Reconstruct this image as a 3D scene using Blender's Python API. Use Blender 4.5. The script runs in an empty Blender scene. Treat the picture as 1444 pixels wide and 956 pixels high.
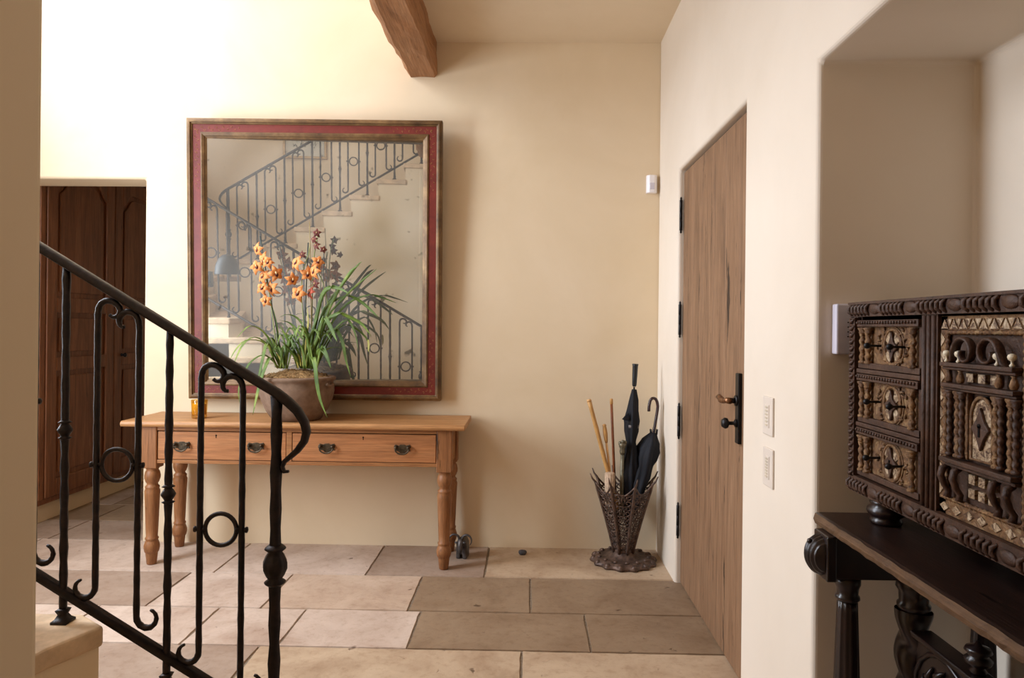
import bpy, bmesh, math, random
from mathutils import Vector, Matrix, noise
random.seed(7)
PI = math.pi
S = bpy.context.scene
C = S.collection
# ------------------------------------------------------------------ camera numbers (frame 1444 x 956)
FPX = 980.0; ROLL = .0105; YAW = .0204; EYE = Vector((0, 0, 1.3)); CXP = 722.0; CYP = 462.0
def ray(px, py):
    dx = px-CXP; dy = CYP-py
    u = dx*math.cos(ROLL)-dy*math.sin(ROLL); v = dx*math.sin(ROLL)+dy*math.cos(ROLL)
    return Vector((u/FPX*math.cos(YAW)-math.sin(YAW), math.cos(YAW)+u/FPX*math.sin(YAW), v/FPX))
def onY(px, py, Y): d = ray(px, py); return EYE+d*(Y/d.y)
def onZ(px, py, z): d = ray(px, py); return EYE+d*((z-EYE.z)/d.z)
def onX(px, py, X): d = ray(px, py); return EYE+d*(X/d.x)

# ------------------------------------------------------------------ mesh builder
class MB:
    def __init__(s): s.v = []; s.f = []; s.m = []; s.cur = 0; s.sm = []; s.smooth = True
    def add(s, vs, fs):
        o = len(s.v); s.v += [Vector(p) for p in vs]
        for f in fs: s.f.append([i+o for i in f]); s.m.append(s.cur); s.sm.append(s.smooth)
        return s
    def box(s, x0, x1, y0, y1, z0, z1, M=None):
        vs = [Vector((x, y, z)) for z in (z0, z1) for y in (y0, y1) for x in (x0, x1)]
        if M: vs = [M @ p for p in vs]
        sm = s.smooth; s.smooth = False
        s.add(vs, [(0,2,3,1),(4,5,7,6),(0,1,5,4),(2,6,7,3),(0,4,6,2),(1,3,7,5)]); s.smooth = sm
        return s
    def cbox(s, c, d, M=None): return s.box(c[0]-d[0]/2, c[0]+d[0]/2, c[1]-d[1]/2, c[1]+d[1]/2, c[2]-d[2]/2, c[2]+d[2]/2, M)
    def tube(s, pts, r, n=8, closed=False, flat=1.0, phase=0, caps=True):
        P = [Vector(p) for p in pts]; k = len(P)
        R = r if isinstance(r, (list, tuple)) else [r]*k
        T = []
        for i in range(k):
            a = P[(i-1) % k] if (closed or i > 0) else P[i]
            b = P[(i+1) % k] if (closed or i < k-1) else P[i]
            t = (b-a); T.append(t.normalized() if t.length > 1e-9 else Vector((0,0,1)))
        ref = Vector((0,1,0)) if abs(T[0].y) < .8 else Vector((1,0,0))
        N = (ref-T[0]*ref.dot(T[0])).normalized(); vs = []
        for i in range(k):
            N = (N-T[i]*N.dot(T[i])); N = N.normalized() if N.length > 1e-6 else ref
            B = T[i].cross(N)
            for j in range(n):
                a = 2*PI*j/n+phase
                vs.append(P[i]+(N*math.cos(a)*flat+B*math.sin(a))*R[i])
        fs = []
        for i in range(k if closed else k-1):
            for j in range(n):
                a = i*n+j; b = i*n+(j+1) % n; c = ((i+1) % k)*n+(j+1) % n; d = ((i+1) % k)*n+j
                fs.append((a, d, c, b))
        if not closed and caps:
            fs.append(tuple(range(n))); fs.append(tuple(reversed([(k-1)*n+j for j in range(n)])))
        return s.add(vs, fs)
    def sweep(s, pts, prof, side=Vector((0,1,0)), ends=None):
        P = [Vector(p) for p in pts]; k = len(P); n = len(prof); vs = []
        for i in range(k):
            t = (P[min(i+1,k-1)]-P[max(i-1,0)]).normalized(); N = t.cross(side).normalized(); q = ends[i] if ends else 1
            for a, b in prof: vs.append(P[i]+side*a*q+N*b*q)
        fs = [(i*n+j, i*n+(j+1) % n, (i+1)*n+(j+1) % n, (i+1)*n+j) for i in range(k-1) for j in range(n)]
        fs += [tuple(reversed(range(n))), tuple((k-1)*n+j for j in range(n))]
        return s.add(vs, fs)
    def lathe(s, prof, c=(0,0,0), n=20, mod=None, axis='z', M=None):
        # prof: list of (r, h); mod(theta, h) multiplies r
        vs = []; c = Vector(c)
        for r, h in prof:
            for j in range(n):
                a = 2*PI*j/n; q = r*(mod(a, h) if mod else 1)
                if axis == 'z': p = Vector((q*math.cos(a), q*math.sin(a), h))
                elif axis == 'y': p = Vector((q*math.cos(a), h, -q*math.sin(a)))
                else: p = Vector((h, q*math.cos(a), q*math.sin(a)))
                if M: p = M @ p
                vs.append(c+p)
        k = len(prof)
        fs = [(i*n+j, i*n+(j+1) % n, (i+1)*n+(j+1) % n, (i+1)*n+j) for i in range(k-1) for j in range(n)]
        fs += [tuple(reversed(range(n))), tuple((k-1)*n+j for j in range(n))]
        return s.add(vs, fs)
    def prism(s, poly, y0, y1, M=None, ax='y'):
        n = len(poly)
        f = (lambda a, b, y: Vector((a, y, b))) if ax == 'y' else ((lambda a, b, y: Vector((y, a, b))) if ax == 'x' else (lambda a, b, y: Vector((a, b, y))))
        vs = [f(a, b, y0) for a, b in poly]+[f(a, b, y1) for a, b in poly]
        if M: vs = [M @ p for p in vs]
        sm = s.smooth; s.smooth = False
        s.add(vs, [tuple(range(n)), tuple(reversed(range(n, 2*n)))]+[(i, i+n, (i+1) % n+n, (i+1) % n) for i in range(n)]); s.smooth = sm
        return s
    def sph(s, c, r, n=12, sc=(1,1,1), M=None, k=None):
        k = k or max(5, n//2+1); vs = []; c = Vector(c)
        for i in range(1, k):
            a = PI*i/k
            for j in range(n):
                b = 2*PI*j/n; p = Vector((r*sc[0]*math.sin(a)*math.cos(b), r*sc[1]*math.sin(a)*math.sin(b), r*sc[2]*math.cos(a)))
                vs.append(c+(M @ p if M else p))
        t = Vector((0,0,r*sc[2])); vs += [c+(M @ t if M else t), c-(M @ t if M else t)]
        T = len(vs)-2
        fs = [(i*n+j, (i+1)*n+j, (i+1)*n+(j+1) % n, i*n+(j+1) % n) for i in range(k-2) for j in range(n)]
        fs += [(T, j, (j+1) % n) for j in range(n)]+[(T+1, (k-2)*n+(j+1) % n, (k-2)*n+j) for j in range(n)]
        return s.add(vs, fs)
    def mesh(s, name, mats, M=None, attr=None):
        me = bpy.data.meshes.new(name)
        vs = [(M @ p) if M else p for p in s.v]
        me.from_pydata([tuple(p) for p in vs], [], s.f)
        for i, m in enumerate(mats): me.materials.append(m)
        for p, i, q in zip(me.polygons, s.m, s.sm): p.material_index = i; p.use_smooth = q
        bm = bmesh.new(); bm.from_mesh(me); bmesh.ops.recalc_face_normals(bm, faces=bm.faces); bm.to_mesh(me); bm.free()
        me.update(); return me
def wmat(o):
    m = Matrix.LocRotScale(o.location, o.rotation_euler, o.scale)
    return wmat(o.parent) @ m if o.parent else m
def part(name, mb, mat, parent=None, local=False, bev=0, seg=2, label=None, kind=None):
    mats = mat if isinstance(mat, (list, tuple)) else [mat]
    M = None
    if parent is not None and not local: M = wmat(parent).inverted()
    o = bpy.data.objects.new(name, mb.mesh(name, mats, M)); C.objects.link(o)
    if parent is not None: o.parent = parent
    if bev:
        b = o.modifiers.new('bevel', 'BEVEL'); b.width = bev; b.segments = seg; b.limit_method = 'ANGLE'; b.angle_limit = .6
        b.harden_normals = False
    if label: o['label'] = label
    if kind: o['kind'] = kind
    return o
def thing(name, label, cat, loc=(0,0,0), rot=(0,0,0), group=None, kind=None):
    o = bpy.data.objects.new(name, None); C.objects.link(o); o.location = loc; o.rotation_euler = rot; o.empty_display_size = .1
    o['label'] = label; o['category'] = cat
    if group: o['group'] = group
    if kind: o['kind'] = kind
    return o
def tag(o, label, cat, group=None, kind=None):
    o['label'] = label; o['category'] = cat
    if group: o['group'] = group
    if kind: o['kind'] = kind
    return o
def dup(o, parent=None, loc=None, rot=None):
    c = o.copy(); C.objects.link(c); c.parent = parent
    if loc is not None: c.location = loc
    if rot is not None: c.rotation_euler = rot
    for ch in list(o.children): dup(ch, c)
    return c

# ------------------------------------------------------------------ materials
def lin(c):
    f = lambda x: x/12.92 if x <= .04045 else ((x+.055)/1.055)**2.4
    return tuple(f(x/255) for x in c)+(1,)
class NT:
    def __init__(s, name):
        s.m = bpy.data.materials.new(name); s.m.use_nodes = True; s.t = s.m.node_tree; s.t.nodes.clear()
        s.out = s.n('ShaderNodeOutputMaterial'); s.b = s.n('ShaderNodeBsdfPrincipled'); s.l(s.b.outputs[0], s.out.inputs[0])
        s.tc = s.n('ShaderNodeTexCoord')
    def n(s, t, **k):
        x = s.t.nodes.new(t)
        for a, b in k.items(): setattr(x, a, b)
        return x
    def l(s, a, b): s.t.links.new(a, b)
    def map(s, sc=(1,1,1), rot=(0,0,0)):
        m = s.n('ShaderNodeMapping'); m.inputs['Scale'].default_value = sc; m.inputs['Rotation'].default_value = rot
        s.l(s.tc.outputs['Object'], m.inputs[0]); return m.outputs[0]
    def noise(s, vec, scale, det=4, rough=.6, dist=0):
        x = s.n('ShaderNodeTexNoise'); s.l(vec, x.inputs['Vector']); x.inputs['Scale'].default_value = scale
        x.inputs['Detail'].default_value = det; x.inputs['Roughness'].default_value = rough; x.inputs['Distortion'].default_value = dist
        return x.outputs['Fac']
    def ramp(s, fac, stops):
        r = s.n('ShaderNodeValToRGB'); e = r.color_ramp.elements
        while len(e) < len(stops): e.new(.5)
        for i, (p, c) in enumerate(stops): e[i].position = p; e[i].color = c if len(c) == 4 else lin(c)
        s.l(fac, r.inputs[0]); return r.outputs[0]
    def mix(s, a, b, fac, mode='MIX'):
        x = s.n('ShaderNodeMix', data_type='RGBA', blend_type=mode)
        for sock, v in ((x.inputs[0], fac), (x.inputs[6], a), (x.inputs[7], b)):
            if hasattr(v, 'is_linked'): s.l(v, sock)
            else: sock.default_value = v
        return x.outputs[2]
    def bump(s, h, st, dist=.01, prev=None):
        b = s.n('ShaderNodeBump'); b.inputs['Strength'].default_value = st; b.inputs['Distance'].default_value = dist
        s.l(h, b.inputs['Height'])
        if prev is not None: s.l(prev, b.inputs['Normal'])
        return b.outputs[0]
    def fin(s, col=None, rough=.5, nrm=None, metal=0, spec=.5):
        if col is not None:
            if hasattr(col, 'is_linked'): s.l(col, s.b.inputs['Base Color'])
            else: s.b.inputs['Base Color'].default_value = col
        if hasattr(rough, 'is_linked'): s.l(rough, s.b.inputs['Roughness'])
        else: s.b.inputs['Roughness'].default_value = rough
        s.b.inputs['Metallic'].default_value = metal; s.b.inputs['Specular IOR Level'].default_value = spec
        if nrm is not None: s.l(nrm, s.b.inputs['Normal'])
        return s.m
def m_plaster(name, a, b, sc=1.3):
    t = NT(name); v = t.map()
    c = t.ramp(t.noise(v, sc, 5, .6, .4), [(.3, a), (.7, b)])
    n2 = t.noise(v, 14, 4, .6)
    return t.fin(c, .92, t.bump(n2, .05, .008, t.bump(t.noise(v, 1.6, 2), .15, .02)), spec=.15)
def m_wood(name, dark, mid, light, axis=2, scale=1.0, rough=.6, crack=.0, ring=8, bump=.25):
    t = NT(name); sc = [14*scale]*3; sc[axis] = 1.1*scale; v = t.map(tuple(sc)); v1 = t.map()
    g = t.noise(v, ring/8*1.6, 6, .65, 1.2)
    c = t.ramp(g, [(.25, dark), (.5, mid), (.75, light)])
    c = t.mix(c, t.ramp(t.noise(v1, 3*scale, 3), [(.3, mid), (.7, light)]), .3)
    fine = [90*scale]*3; fine[axis] = 4*scale
    gf = t.noise(t.map(tuple(fine)), 2, 3, .7)
    c = t.mix(c, t.ramp(gf, [(.3, (150,150,150)), (.6, (255,255,255))]), .45, 'MULTIPLY')
    h = gf
    if crack:
        s2 = [9*scale]*3; s2[axis] = .9*scale
        k = t.noise(t.map(tuple(s2)), 2.2, 5, .75, .3)
        kk = t.ramp(k, [(.31+crack*.025, (30,20,16)), (.345+crack*.025, (255,255,255))])
        c = t.mix(c, kk, .85, 'MULTIPLY')
    return t.fin(c, rough, t.bump(h, bump, .004), spec=.35)
def m_plain(name, col, rough=.5, metal=0, spec=.5, var=.15, sc=30, bump=.2, bd=.002, col2=None):
    t = NT(name); v = t.map(); n = t.noise(v, sc, 4)
    c2 = col2 or tuple(int(x*(1-var)) for x in col)
    return t.fin(t.ramp(n, [(.3, c2), (.7, col)]), rough, t.bump(n, bump, bd) if bump else None, metal, spec)
M = {}
M['plaster'] = m_plaster('plaster_cream', (219,199,167), (228,210,182))
M['plaster_side'] = m_plaster('plaster_pale', (221,208,190), (229,217,201))
M['ceil'] = m_plaster('plaster_ceiling', (216,197,168), (226,209,183))
M['plaster_room'] = m_plaster('plaster_room', (128,108,86), (144,122,98))  # invented dark tone for unseen walls, cuts bounce light into the niche
M['iron'] = m_plain('wrought_iron', (42,31,27), .45, .55, .5, .5, 45, .5, .004)
M['iron_black'] = m_plain('black_iron', (30,28,30), .4, .5, .5, .4, 60, .3)
M['pine'] = m_wood('pine_side', (104,64,36), (158,104,60), (182,132,84), 0, 1, .5, .35)
M['pine_leg'] = m_wood('pine_leg', (94,58,32), (146,96,58), (168,118,76), 2, 1.3, .45, .3)
M['pine_top'] = m_wood('pine_top', (122,80,46), (174,122,74), (198,152,102), 0, 1, .42, .2)
M['pine_drawer'] = m_wood('pine_drawer', (122,74,44), (172,114,70), (190,134,88), 0, .7, .5, 0)
M['door'] = m_wood('door_oak', (84,60,42), (138,104,76), (160,126,96), 2, .8, .6, 1.8)
M['beam'] = m_wood('beam_oak', (96,62,38), (156,108,70), (184,138,98), 1, .6, .75, .3, bump=.6)
M['hall_door'] = m_wood('walnut_hall', (62,36,22), (124,76,48), (160,108,72), 2, .8, .4, .2)
M['dark'] = m_wood('dark_table', (20,12,10), (40,25,20), (60,38,30), 1, 1, .38, .3)
M['dark_edge'] = m_wood('dark_edge', (48,32,20), (92,66,44), (132,100,68), 1, 2.5, .6, .6)
M['dark_gloss'] = m_plain('dark_turned', (38,22,18), .28, 0, .55, .4, 18, .15)
t = NT('carved_walnut'); v = t.map(); n1 = t.noise(v, 30, 6, .7); n2 = t.noise(v, 9, 3)
M['carved'] = t.fin(t.mix(t.ramp(n1, [(.3,(30,18,12)),(.6,(72,47,34)),(.85,(112,82,60))]), t.ramp(n2, [(.3,(60,38,28)),(.7,(98,70,52))]), .35), .48, t.bump(n1, .8, .006), spec=.4)
t = NT('gilded_carving'); v = t.map(); n1 = t.noise(v, 55, 6, .75, .8); n2 = t.noise(v, 16, 4)
gc = t.mix(t.ramp(n1, [(.35,(66,42,28)),(.52,(132,96,62)),(.72,(206,176,128))]), t.ramp(n2, [(.35,(80,50,34)),(.65,(160,120,76))]), .35)
M['gilt'] = t.fin(gc, .42, t.bump(n1, 1, .006), .15, .5)
t = NT('bone_inlay'); v = t.map(); n1 = t.noise(v, 70, 5, .7, 1.2)
M['bone'] = t.fin(t.ramp(n1, [(.42,(80,54,38)),(.52,(164,140,110)),(.7,(214,198,172))]), .45, t.bump(n1, .5, .003))
M['bone_white'] = m_plain('bone_white', (236,224,196), .35, 0, .5, .1, 40, .1)
# stone: per-tile tint from a colour attribute
t = NT('limestone'); v = t.map(); a = t.n('ShaderNodeAttribute', attribute_name='tint')
n1 = t.noise(v, 3.2, 6, .65, .6); n2 = t.noise(v, 26, 5, .7); n3 = t.noise(v, 60, 3)
c = t.mix(a.outputs['Color'], t.ramp(n1, [(.3,(212,200,190)),(.5,(238,232,226)),(.7,(255,253,250))]), 1, 'MULTIPLY')
c = t.mix(c, t.ramp(n2, [(.25,(196,178,160)),(.5,(255,255,255))]), .5, 'MULTIPLY')
pit = t.ramp(t.noise(v, 17, 2, .5, .5), [(.22,(0,0,0)),(.3,(255,255,255))])
c = t.mix(c, t.ramp(t.noise(v, 17, 2, .5, .5), [(.22,(120,95,75)),(.29,(255,255,255))]), .8, 'MULTIPLY')
M['stone'] = t.fin(c, .55, t.bump(pit, .5, .004, t.bump(n2, .35, .004)), spec=.35)
M['stair_stone'] = m_plain('stair_stone', (226,196,160), .6, 0, .3, .22, 12, .5, .01)
M['grout'] = m_plain('grout', (150,134,116), .9, 0, .1, .2, 60, .3)
M['white'] = m_plain('white_plastic', (238,234,236), .35, 0, .5, .02, 10, 0)
M['grey_plastic'] = m_plain('grey_plastic', (205,200,212), .4, 0, .5, .03, 10, 0)
M['switch'] = m_plain('cream_switch', (224,212,198), .4, 0, .5, .03, 10, 0)
M['button'] = m_plain('switch_button', (205,192,170), .45, 0, .5, .03, 10, 0)
M['black_hole'] = m_plain('black_hole', (16,12,12), .8, 0, .2, .1, 10, 0)
# mirror frame
t = NT('gilt_frame'); v = t.map(); n1 = t.noise(v, 9, 5, .7)
M['frame_gilt'] = t.fin(t.ramp(n1, [(.3,(76,54,32)),(.5,(108,80,48)),(.72,(142,112,72))]), .45, t.bump(n1, .35, .003), .25)
t = NT('frame_red'); v = t.map(); n1 = t.noise(v, 14, 5, .7)
M['frame_red'] = t.fin(t.ramp(n1, [(.3,(98,26,18)),(.7,(124,42,30))]), .5, t.bump(n1, .15, .002))
M['gold_line'] = m_plain('gold_line', (202,150,92), .45, .3, .5, .3, 60, .1)
# antique glass
t = NT('antique_mirror'); v = t.map(); n1 = t.noise(v, 1.6, 2, .5, .3); n2 = t.noise(v, 12, 2, .5)
gl = t.n('ShaderNodeBsdfGlossy'); gl.inputs['Roughness'].default_value = .012
spots = t.ramp(n2, [(.27,(80,78,74)),(.34,(255,255,255))])
t.l(t.mix(t.ramp(n1, [(.35,(178,174,160)),(.65,(222,226,226))]), spots, .7, 'MULTIPLY'), gl.inputs['Color'])
df = t.n('ShaderNodeBsdfDiffuse'); t.l(t.mix(t.ramp(n1, [(.3,(150,146,138)),(.7,(182,181,176))]), spots, .5, 'MULTIPLY'), df.inputs['Color'])
mx = t.n('ShaderNodeMixShader')
mr = t.n('ShaderNodeMapRange'); mr.inputs[1].default_value = .3; mr.inputs[2].default_value = .7; mr.inputs[3].default_value = .20; mr.inputs[4].default_value = .36
t.l(n1, mr.inputs[0]); t.l(mr.outputs[0], mx.inputs[0]); t.l(gl.outputs[0], mx.inputs[1]); t.l(df.outputs[0], mx.inputs[2]); t.l(mx.outputs[0], t.out.inputs[0])
M['mirror'] = t.m
# plant and small things
M['terracotta'] = m_plain('grey_terracotta', (140,116,98), .9, 0, .1, .3, 22, .4, .004, (112,90,74))
M['moss'] = m_plain('sphagnum', (176,142,98), .95, 0, .1, .4, 60, .8, .01, (96,70,44))
t = NT('orchid_leaf'); v = t.map(); n1 = t.noise(v, 7, 3)
t.b.inputs['Subsurface Weight'].default_value = .0
M['leaf'] = t.fin(t.ramp(n1, [(.3,(50,70,24)),(.55,(88,110,40)),(.75,(148,156,74))]), .5, None, 0, .3)
M['leaf_yellow'] = m_plain('leaf_yellow', (186,176,82), .45, 0, .4, .2, 8, 0)
M['stem'] = m_plain('flower_stem', (150,160,92), .5, 0, .4, .2, 12, 0)
M['petal'] = m_plain('orange_petal', (240,172,108), .6, 0, .2, .2, 70, .1, .001, (214,124,64))
M['petal_dark'] = m_plain('wilted_petal', (120,62,52), .6, 0, .3, .3, 40, .1)
M['petal_pink'] = m_plain('pink_petal', (206,98,70), .6, 0, .3, .3, 40, .1)
M['lip'] = m_plain('flower_lip', (96,26,22), .5, 0, .4, .3, 60, 0)
M['lip_pale'] = m_plain('flower_lip_pale', (240,206,150), .5, 0, .4, .1, 60, 0)
M['stake'] = m_plain('green_stake', (50,66,58), .5, 0, .4, .2, 20, 0)
M['cane_stake'] = m_plain('bamboo_stake', (170,150,100), .5, 0, .4, .2, 20, 0)
t = NT('amber_glass'); g1 = t.n('ShaderNodeBsdfGlossy'); g1.inputs['Roughness'].default_value = .03; g2 = t.n('ShaderNodeBsdfTransparent'); g2.inputs['Color'].default_value = lin((244,226,176))
mx = t.n('ShaderNodeMixShader'); mx.inputs[0].default_value = .07; t.l(g2.outputs[0], mx.inputs[1]); t.l(g1.outputs[0], mx.inputs[2]); t.l(mx.outputs[0], t.out.inputs[0])
M['amber'] = t.m
M['wax'] = m_plain('wax', (246,222,130), .5, 0, .4, .05, 10, 0)
M['rust_iron'] = m_plain('cast_iron_brown', (112,88,74), .5, .35, .5, .4, 40, .6, .004, (58,44,38))
M['bamboo'] = m_plain('pale_cane', (206,156,92), .45, 0, .4, .2, 14, .1)
M['cane_red'] = m_plain('red_brown_cane', (150,86,48), .4, 0, .4, .3, 14, .1)
M['cane_light'] = m_plain('birch_cane', (222,172,112), .45, 0, .4, .15, 14, .1)
M['pewter'] = m_plain('verdigris_pewter', (128,120,98), .4, .5, .5, .35, 50, .4)
M['fabric_black'] = m_plain('black_umbrella_cloth', (22,23,30), .7, 0, .3, .3, 12, .4, .004)
M['plastic_black'] = m_plain('black_plastic', (26,28,32), .4, 0, .5, .1, 12, 0)
M['crook'] = m_plain('dark_cherry_crook', (56,30,30), .25, 0, .6, .2, 12, 0)
M['birch'] = m_plain('pale_reed', (206,178,150), .8, 0, .2, .25, 50, .4)
M['lead'] = m_plain('dark_grey_metal', (96,90,88), .45, .5, .5, .4, 40, .4)
M['brass'] = m_plain('aged_brass', (98,84,66), .42, .7, .5, .4, 60, .5, .003)
M['lever'] = m_plain('bronze_lever', (150,104,68), .35, .7, .5, .4, 60, .1)
M['lamp_grey'] = m_plain('lamp_metal', (26,28,30), .5, .3, .4, .1, 20, 0)
M['paper'] = m_plain('picture_paper', (214,210,196), .8, 0, .2, .15, 6, 0)
M['ink'] = m_plain('picture_ink', (104,98,86), .8, 0, .2, .3, 20, 0)
M['frame_gold'] = m_plain('picture_gold', (176,140,88), .4, .4, .5, .2, 20, 0)
LW1, LW2, LW3, LW4, EXPO = 135, 50, 7, 118, 0.06
# ------------------------------------------------------------------ room shell
Z0 = 4.11; XR = .775; HC = 2.985
def struct(name, mb, m, bev=0, parent=None, seg=3):
    o = part(name, mb, m, parent, bev=bev, seg=seg); o['kind'] = 'structure'; return o
def cutwall(name, boxes, cuts, m, bev=.02):
    mb = MB(); mb.box(*boxes); o = struct(name, mb, m)
    for c in cuts:
        cm = MB(); cm.box(*c); co = bpy.data.objects.new('cut', cm.mesh('cut', [m])); C.objects.link(co)
        md = o.modifiers.new('b', 'BOOLEAN'); md.object = co; md.operation = 'DIFFERENCE'; md.solver = 'EXACT'
        bpy.context.view_layer.update()
        dg = bpy.context.evaluated_depsgraph_get(); me = bpy.data.meshes.new_from_object(o.evaluated_get(dg))
        o.modifiers.clear(); o.data = me; bpy.data.objects.remove(co)
    for p in o.data.polygons: p.use_smooth = False
    if bev:
        b = o.modifiers.new('bevel', 'BEVEL'); b.width = bev; b.segments = 4; b.limit_method = 'ANGLE'; b.angle_limit = .6
    return o
AX0, AX1, AZ = -3.00, -2.285, 2.165          # opening to the back hall
DY0, DY1, DZ = 2.495, 3.585, 2.115           # entry door opening
NY1 = 1.878; NZ = 2.022; NX = onY(1378, 80, NY1).x; NY0 = .35
w = cutwall('wall_back', (-3.16, 1.5, Z0, Z0+.24, -.1, 5.5), [(-3.4, AX1, Z0-.5, Z0+.6, -.05, AZ)], M['plaster'], .016)
w = cutwall('wall_right', (XR, 1.55, -3.2, Z0, -.1, 5.5), [(XR-.3, NX, NY0, NY1, -.05, NZ), (XR-.3, .80+.07, DY0, DY1, -.05, DZ)], M['plaster_side'], .014)
struct('wall_left', MB().box(-3.36, -3.16, 1.9, Z0, -.1, 2.7).box(-3.36,-3.16,1.9,2.1,2.7,5.5).box(-3.36,-3.16,3.9,Z0+.24,2.7,5.5).box(-3.36,-3.16,2.1,3.9,5.0,5.5).box(-3.36,-3.16,Z0,6.6,-.1,2.7), M['plaster'])
struct('assumed_window_1', MB().box(-3.30,-3.26,2.1,3.9,2.70,2.76).box(-3.30,-3.26,2.1,3.9,4.94,5.0).box(-3.30,-3.26,2.1,2.16,2.76,4.94).box(-3.30,-3.26,3.84,3.9,2.76,4.94).box(-3.30,-3.26,2.98,3.02,2.76,4.94).box(-3.30,-3.26,2.16,3.84,3.83,3.87), M['lamp_grey'])  # assumed window out of view, inferred from the light on the upper left wall
struct('added_window_frame', MB().box(-3.165,-3.13,1.92,1.99,.65,2.38).box(-3.165,-3.13,3.01,3.08,.65,2.38).box(-3.165,-3.13,1.99,3.01,.65,.70).box(-3.165,-3.13,1.99,3.01,2.33,2.38), M['lamp_grey'])  # bare frame added round the left area lamp; the wall behind is solid
struct('wall_landing', MB().box(-4.2, -4.0, -.5, 1.9, -.1, 5.5), M['plaster'])
struct('wall_landing_side', MB().box(-4.2,-3.16,1.9,2.05,-.1,5.5), M['plaster'])
struct('wall_stairwell', MB().box(-4.2, .6, -.5, -.28, -.1, 5.5), M['plaster'])
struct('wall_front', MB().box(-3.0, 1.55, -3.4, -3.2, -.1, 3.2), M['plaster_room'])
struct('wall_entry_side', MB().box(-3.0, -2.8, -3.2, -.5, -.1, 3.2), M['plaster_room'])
struct('ceiling', MB().box(-4.2, 1.55, -3.4, Z0+.24, 5.4, 5.6), M['ceil'])
struct('ceiling', MB().box(-.70, 1.55, .85, Z0+.05, HC, HC+.26).box(-2.9, 1.55, -3.3, -.49, HC, HC+.26).box(.15,1.55,-.28,.85,HC,HC+.26), M['ceil'])
# back hall beyond the opening
struct('wall_hall_end', MB().box(-3.3, -1.2, 6.0, 6.2, -.1, 2.8), M['plaster'])
struct('wall_hall_right', MB().box(-1.9, -1.7, Z0+.24, 6.0, -.1, 2.8), M['plaster'])
struct('ceiling', MB().box(-3.3, -1.7, Z0+.24, 6.1, 2.62, 2.8), M['ceil'])
struct('baseboard_hall', MB().box(-3.16, -3.147, Z0+.25, 6.0, 0, .15), M['plaster'], bev=.003)

# stone floor: slabs laid in rows, each with its own tint
rows = []   # (y0, y1, [(x joints)], [tints])
L1 = (208,190,176); L2 = (200,178,158); L3 = (198,176,150); D1 = (152,130,106); D2 = (172,152,136); G1 = (182,166,152)
def jx(px, py): return onZ(px, py, 0).x
r1 = [-3.3,-2.9, jx(327,787), jx(529,790), jx(686,794), 1.0]
r2 = [-3.3, -2.6, jx(244,826), jx(389,835), jx(584,840), jx(748,843), 1.0]
r3 = [-3.3, -2.3, jx(196,835)*0-1.95, jx(282,882), jx(412,884), jx(583,889), jx(829,894), 1.0]
r4 = [-3.3, -2.3, -1.75, jx(346,934), jx(735,940), 1.0]
rows.append((3.615, 4.11+.02, r1, [L1,L1,L1,D2,L3]))
rows.append((3.17, 3.615, r2, [G1,D2,L1,L2,D1,D1]))
rows.append((2.797, 3.17, r3, [L1,L1,L1,L1,L1,D1,D1]))
rows.append((2.30, 2.797, r4, [L1,G1,D2,L3,L3]))
random.seed(3)
y = 2.30
while y > -3.2:
    h = random.choice((.40,.5,.6)); xs = [-3.3]; ts = []
    while xs[-1] < 1.2: xs.append(xs[-1]+random.uniform(.5,1.0)); ts.append(random.choice((L1,L2,L1,D2,G1)))
    rows.append((y-h, y, xs, ts)); y -= h
y = 4.13
while y < 6.1:
    h = random.choice((.40,.5)); xs = [-3.3+random.uniform(-.3,0)]; ts = []
    while xs[-1] < -1.5: xs.append(xs[-1]+random.uniform(.5,.9)); ts.append(random.choice((D1,D2,D1)))
    rows.append((y, y+h, xs, ts)); y += h
mb = MB(); tints = []
def slab(x0, x1, y0, y1, col):
    g = .0022; c = .0025; x0 += g; x1 -= g; y0 += g; y1 -= g
    n = max(2, int((x1-x0)/.05)); k = max(2, int((y1-y0)/.05)); per = []
    for i in range(n): per.append((x0+(x1-x0)*i/n, y0, 0, 1))
    for i in range(k): per.append((x1, y0+(y1-y0)*i/k, -1, 0))
    for i in range(n): per.append((x1-(x1-x0)*i/n, y1, 0, -1))
    for i in range(k): per.append((x0, y1-(y1-y0)*i/k, 1, 0))
    m = len(per); a = []; b = []
    for x, yy, nx, ny in per:
        q = abs(noise.noise(Vector((x*9, yy*9, 0))))*.007
        x += nx*q; yy += ny*q
        a.append((x, yy, -.010)); b.append((x+nx*c, yy+ny*c, 0))
        if nx == 0 and abs(x-x0) < 1e-6: pass
    cx, cy = (x0+x1)/2, (y0+y1)/2
    b = [(cx+(p[0]-cx)*.999, cy+(p[1]-cy)*.998, 0) for p in b]
    mb.smooth = False
    n0 = len(mb.f); mb.add(a+b, [(i, (i+1) % m, m+(i+1) % m, m+i) for i in range(m)]+[tuple(range(m, 2*m))])
    tints.extend([lin(col)]*(len(mb.f)-n0))
for y0, y1, xs, ts in rows:
    for i in range(len(xs)-1): slab(xs[i], xs[i+1], y0, y1, ts[i])
n0 = len(mb.f); mb.cur = 1; mb.box(-4.2, 1.6, -3.4, 6.2, -.12, -.006); tints.extend([(1,1,1,1)]*(len(mb.f)-n0))
fl = struct('floor', mb, [M['stone'], M['grout']])
at = fl.data.color_attributes.new('tint', 'FLOAT_COLOR', 'CORNER')
for p in fl.data.polygons:
    for li in p.loop_indices: at.data[li].color = tints[p.index]

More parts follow.
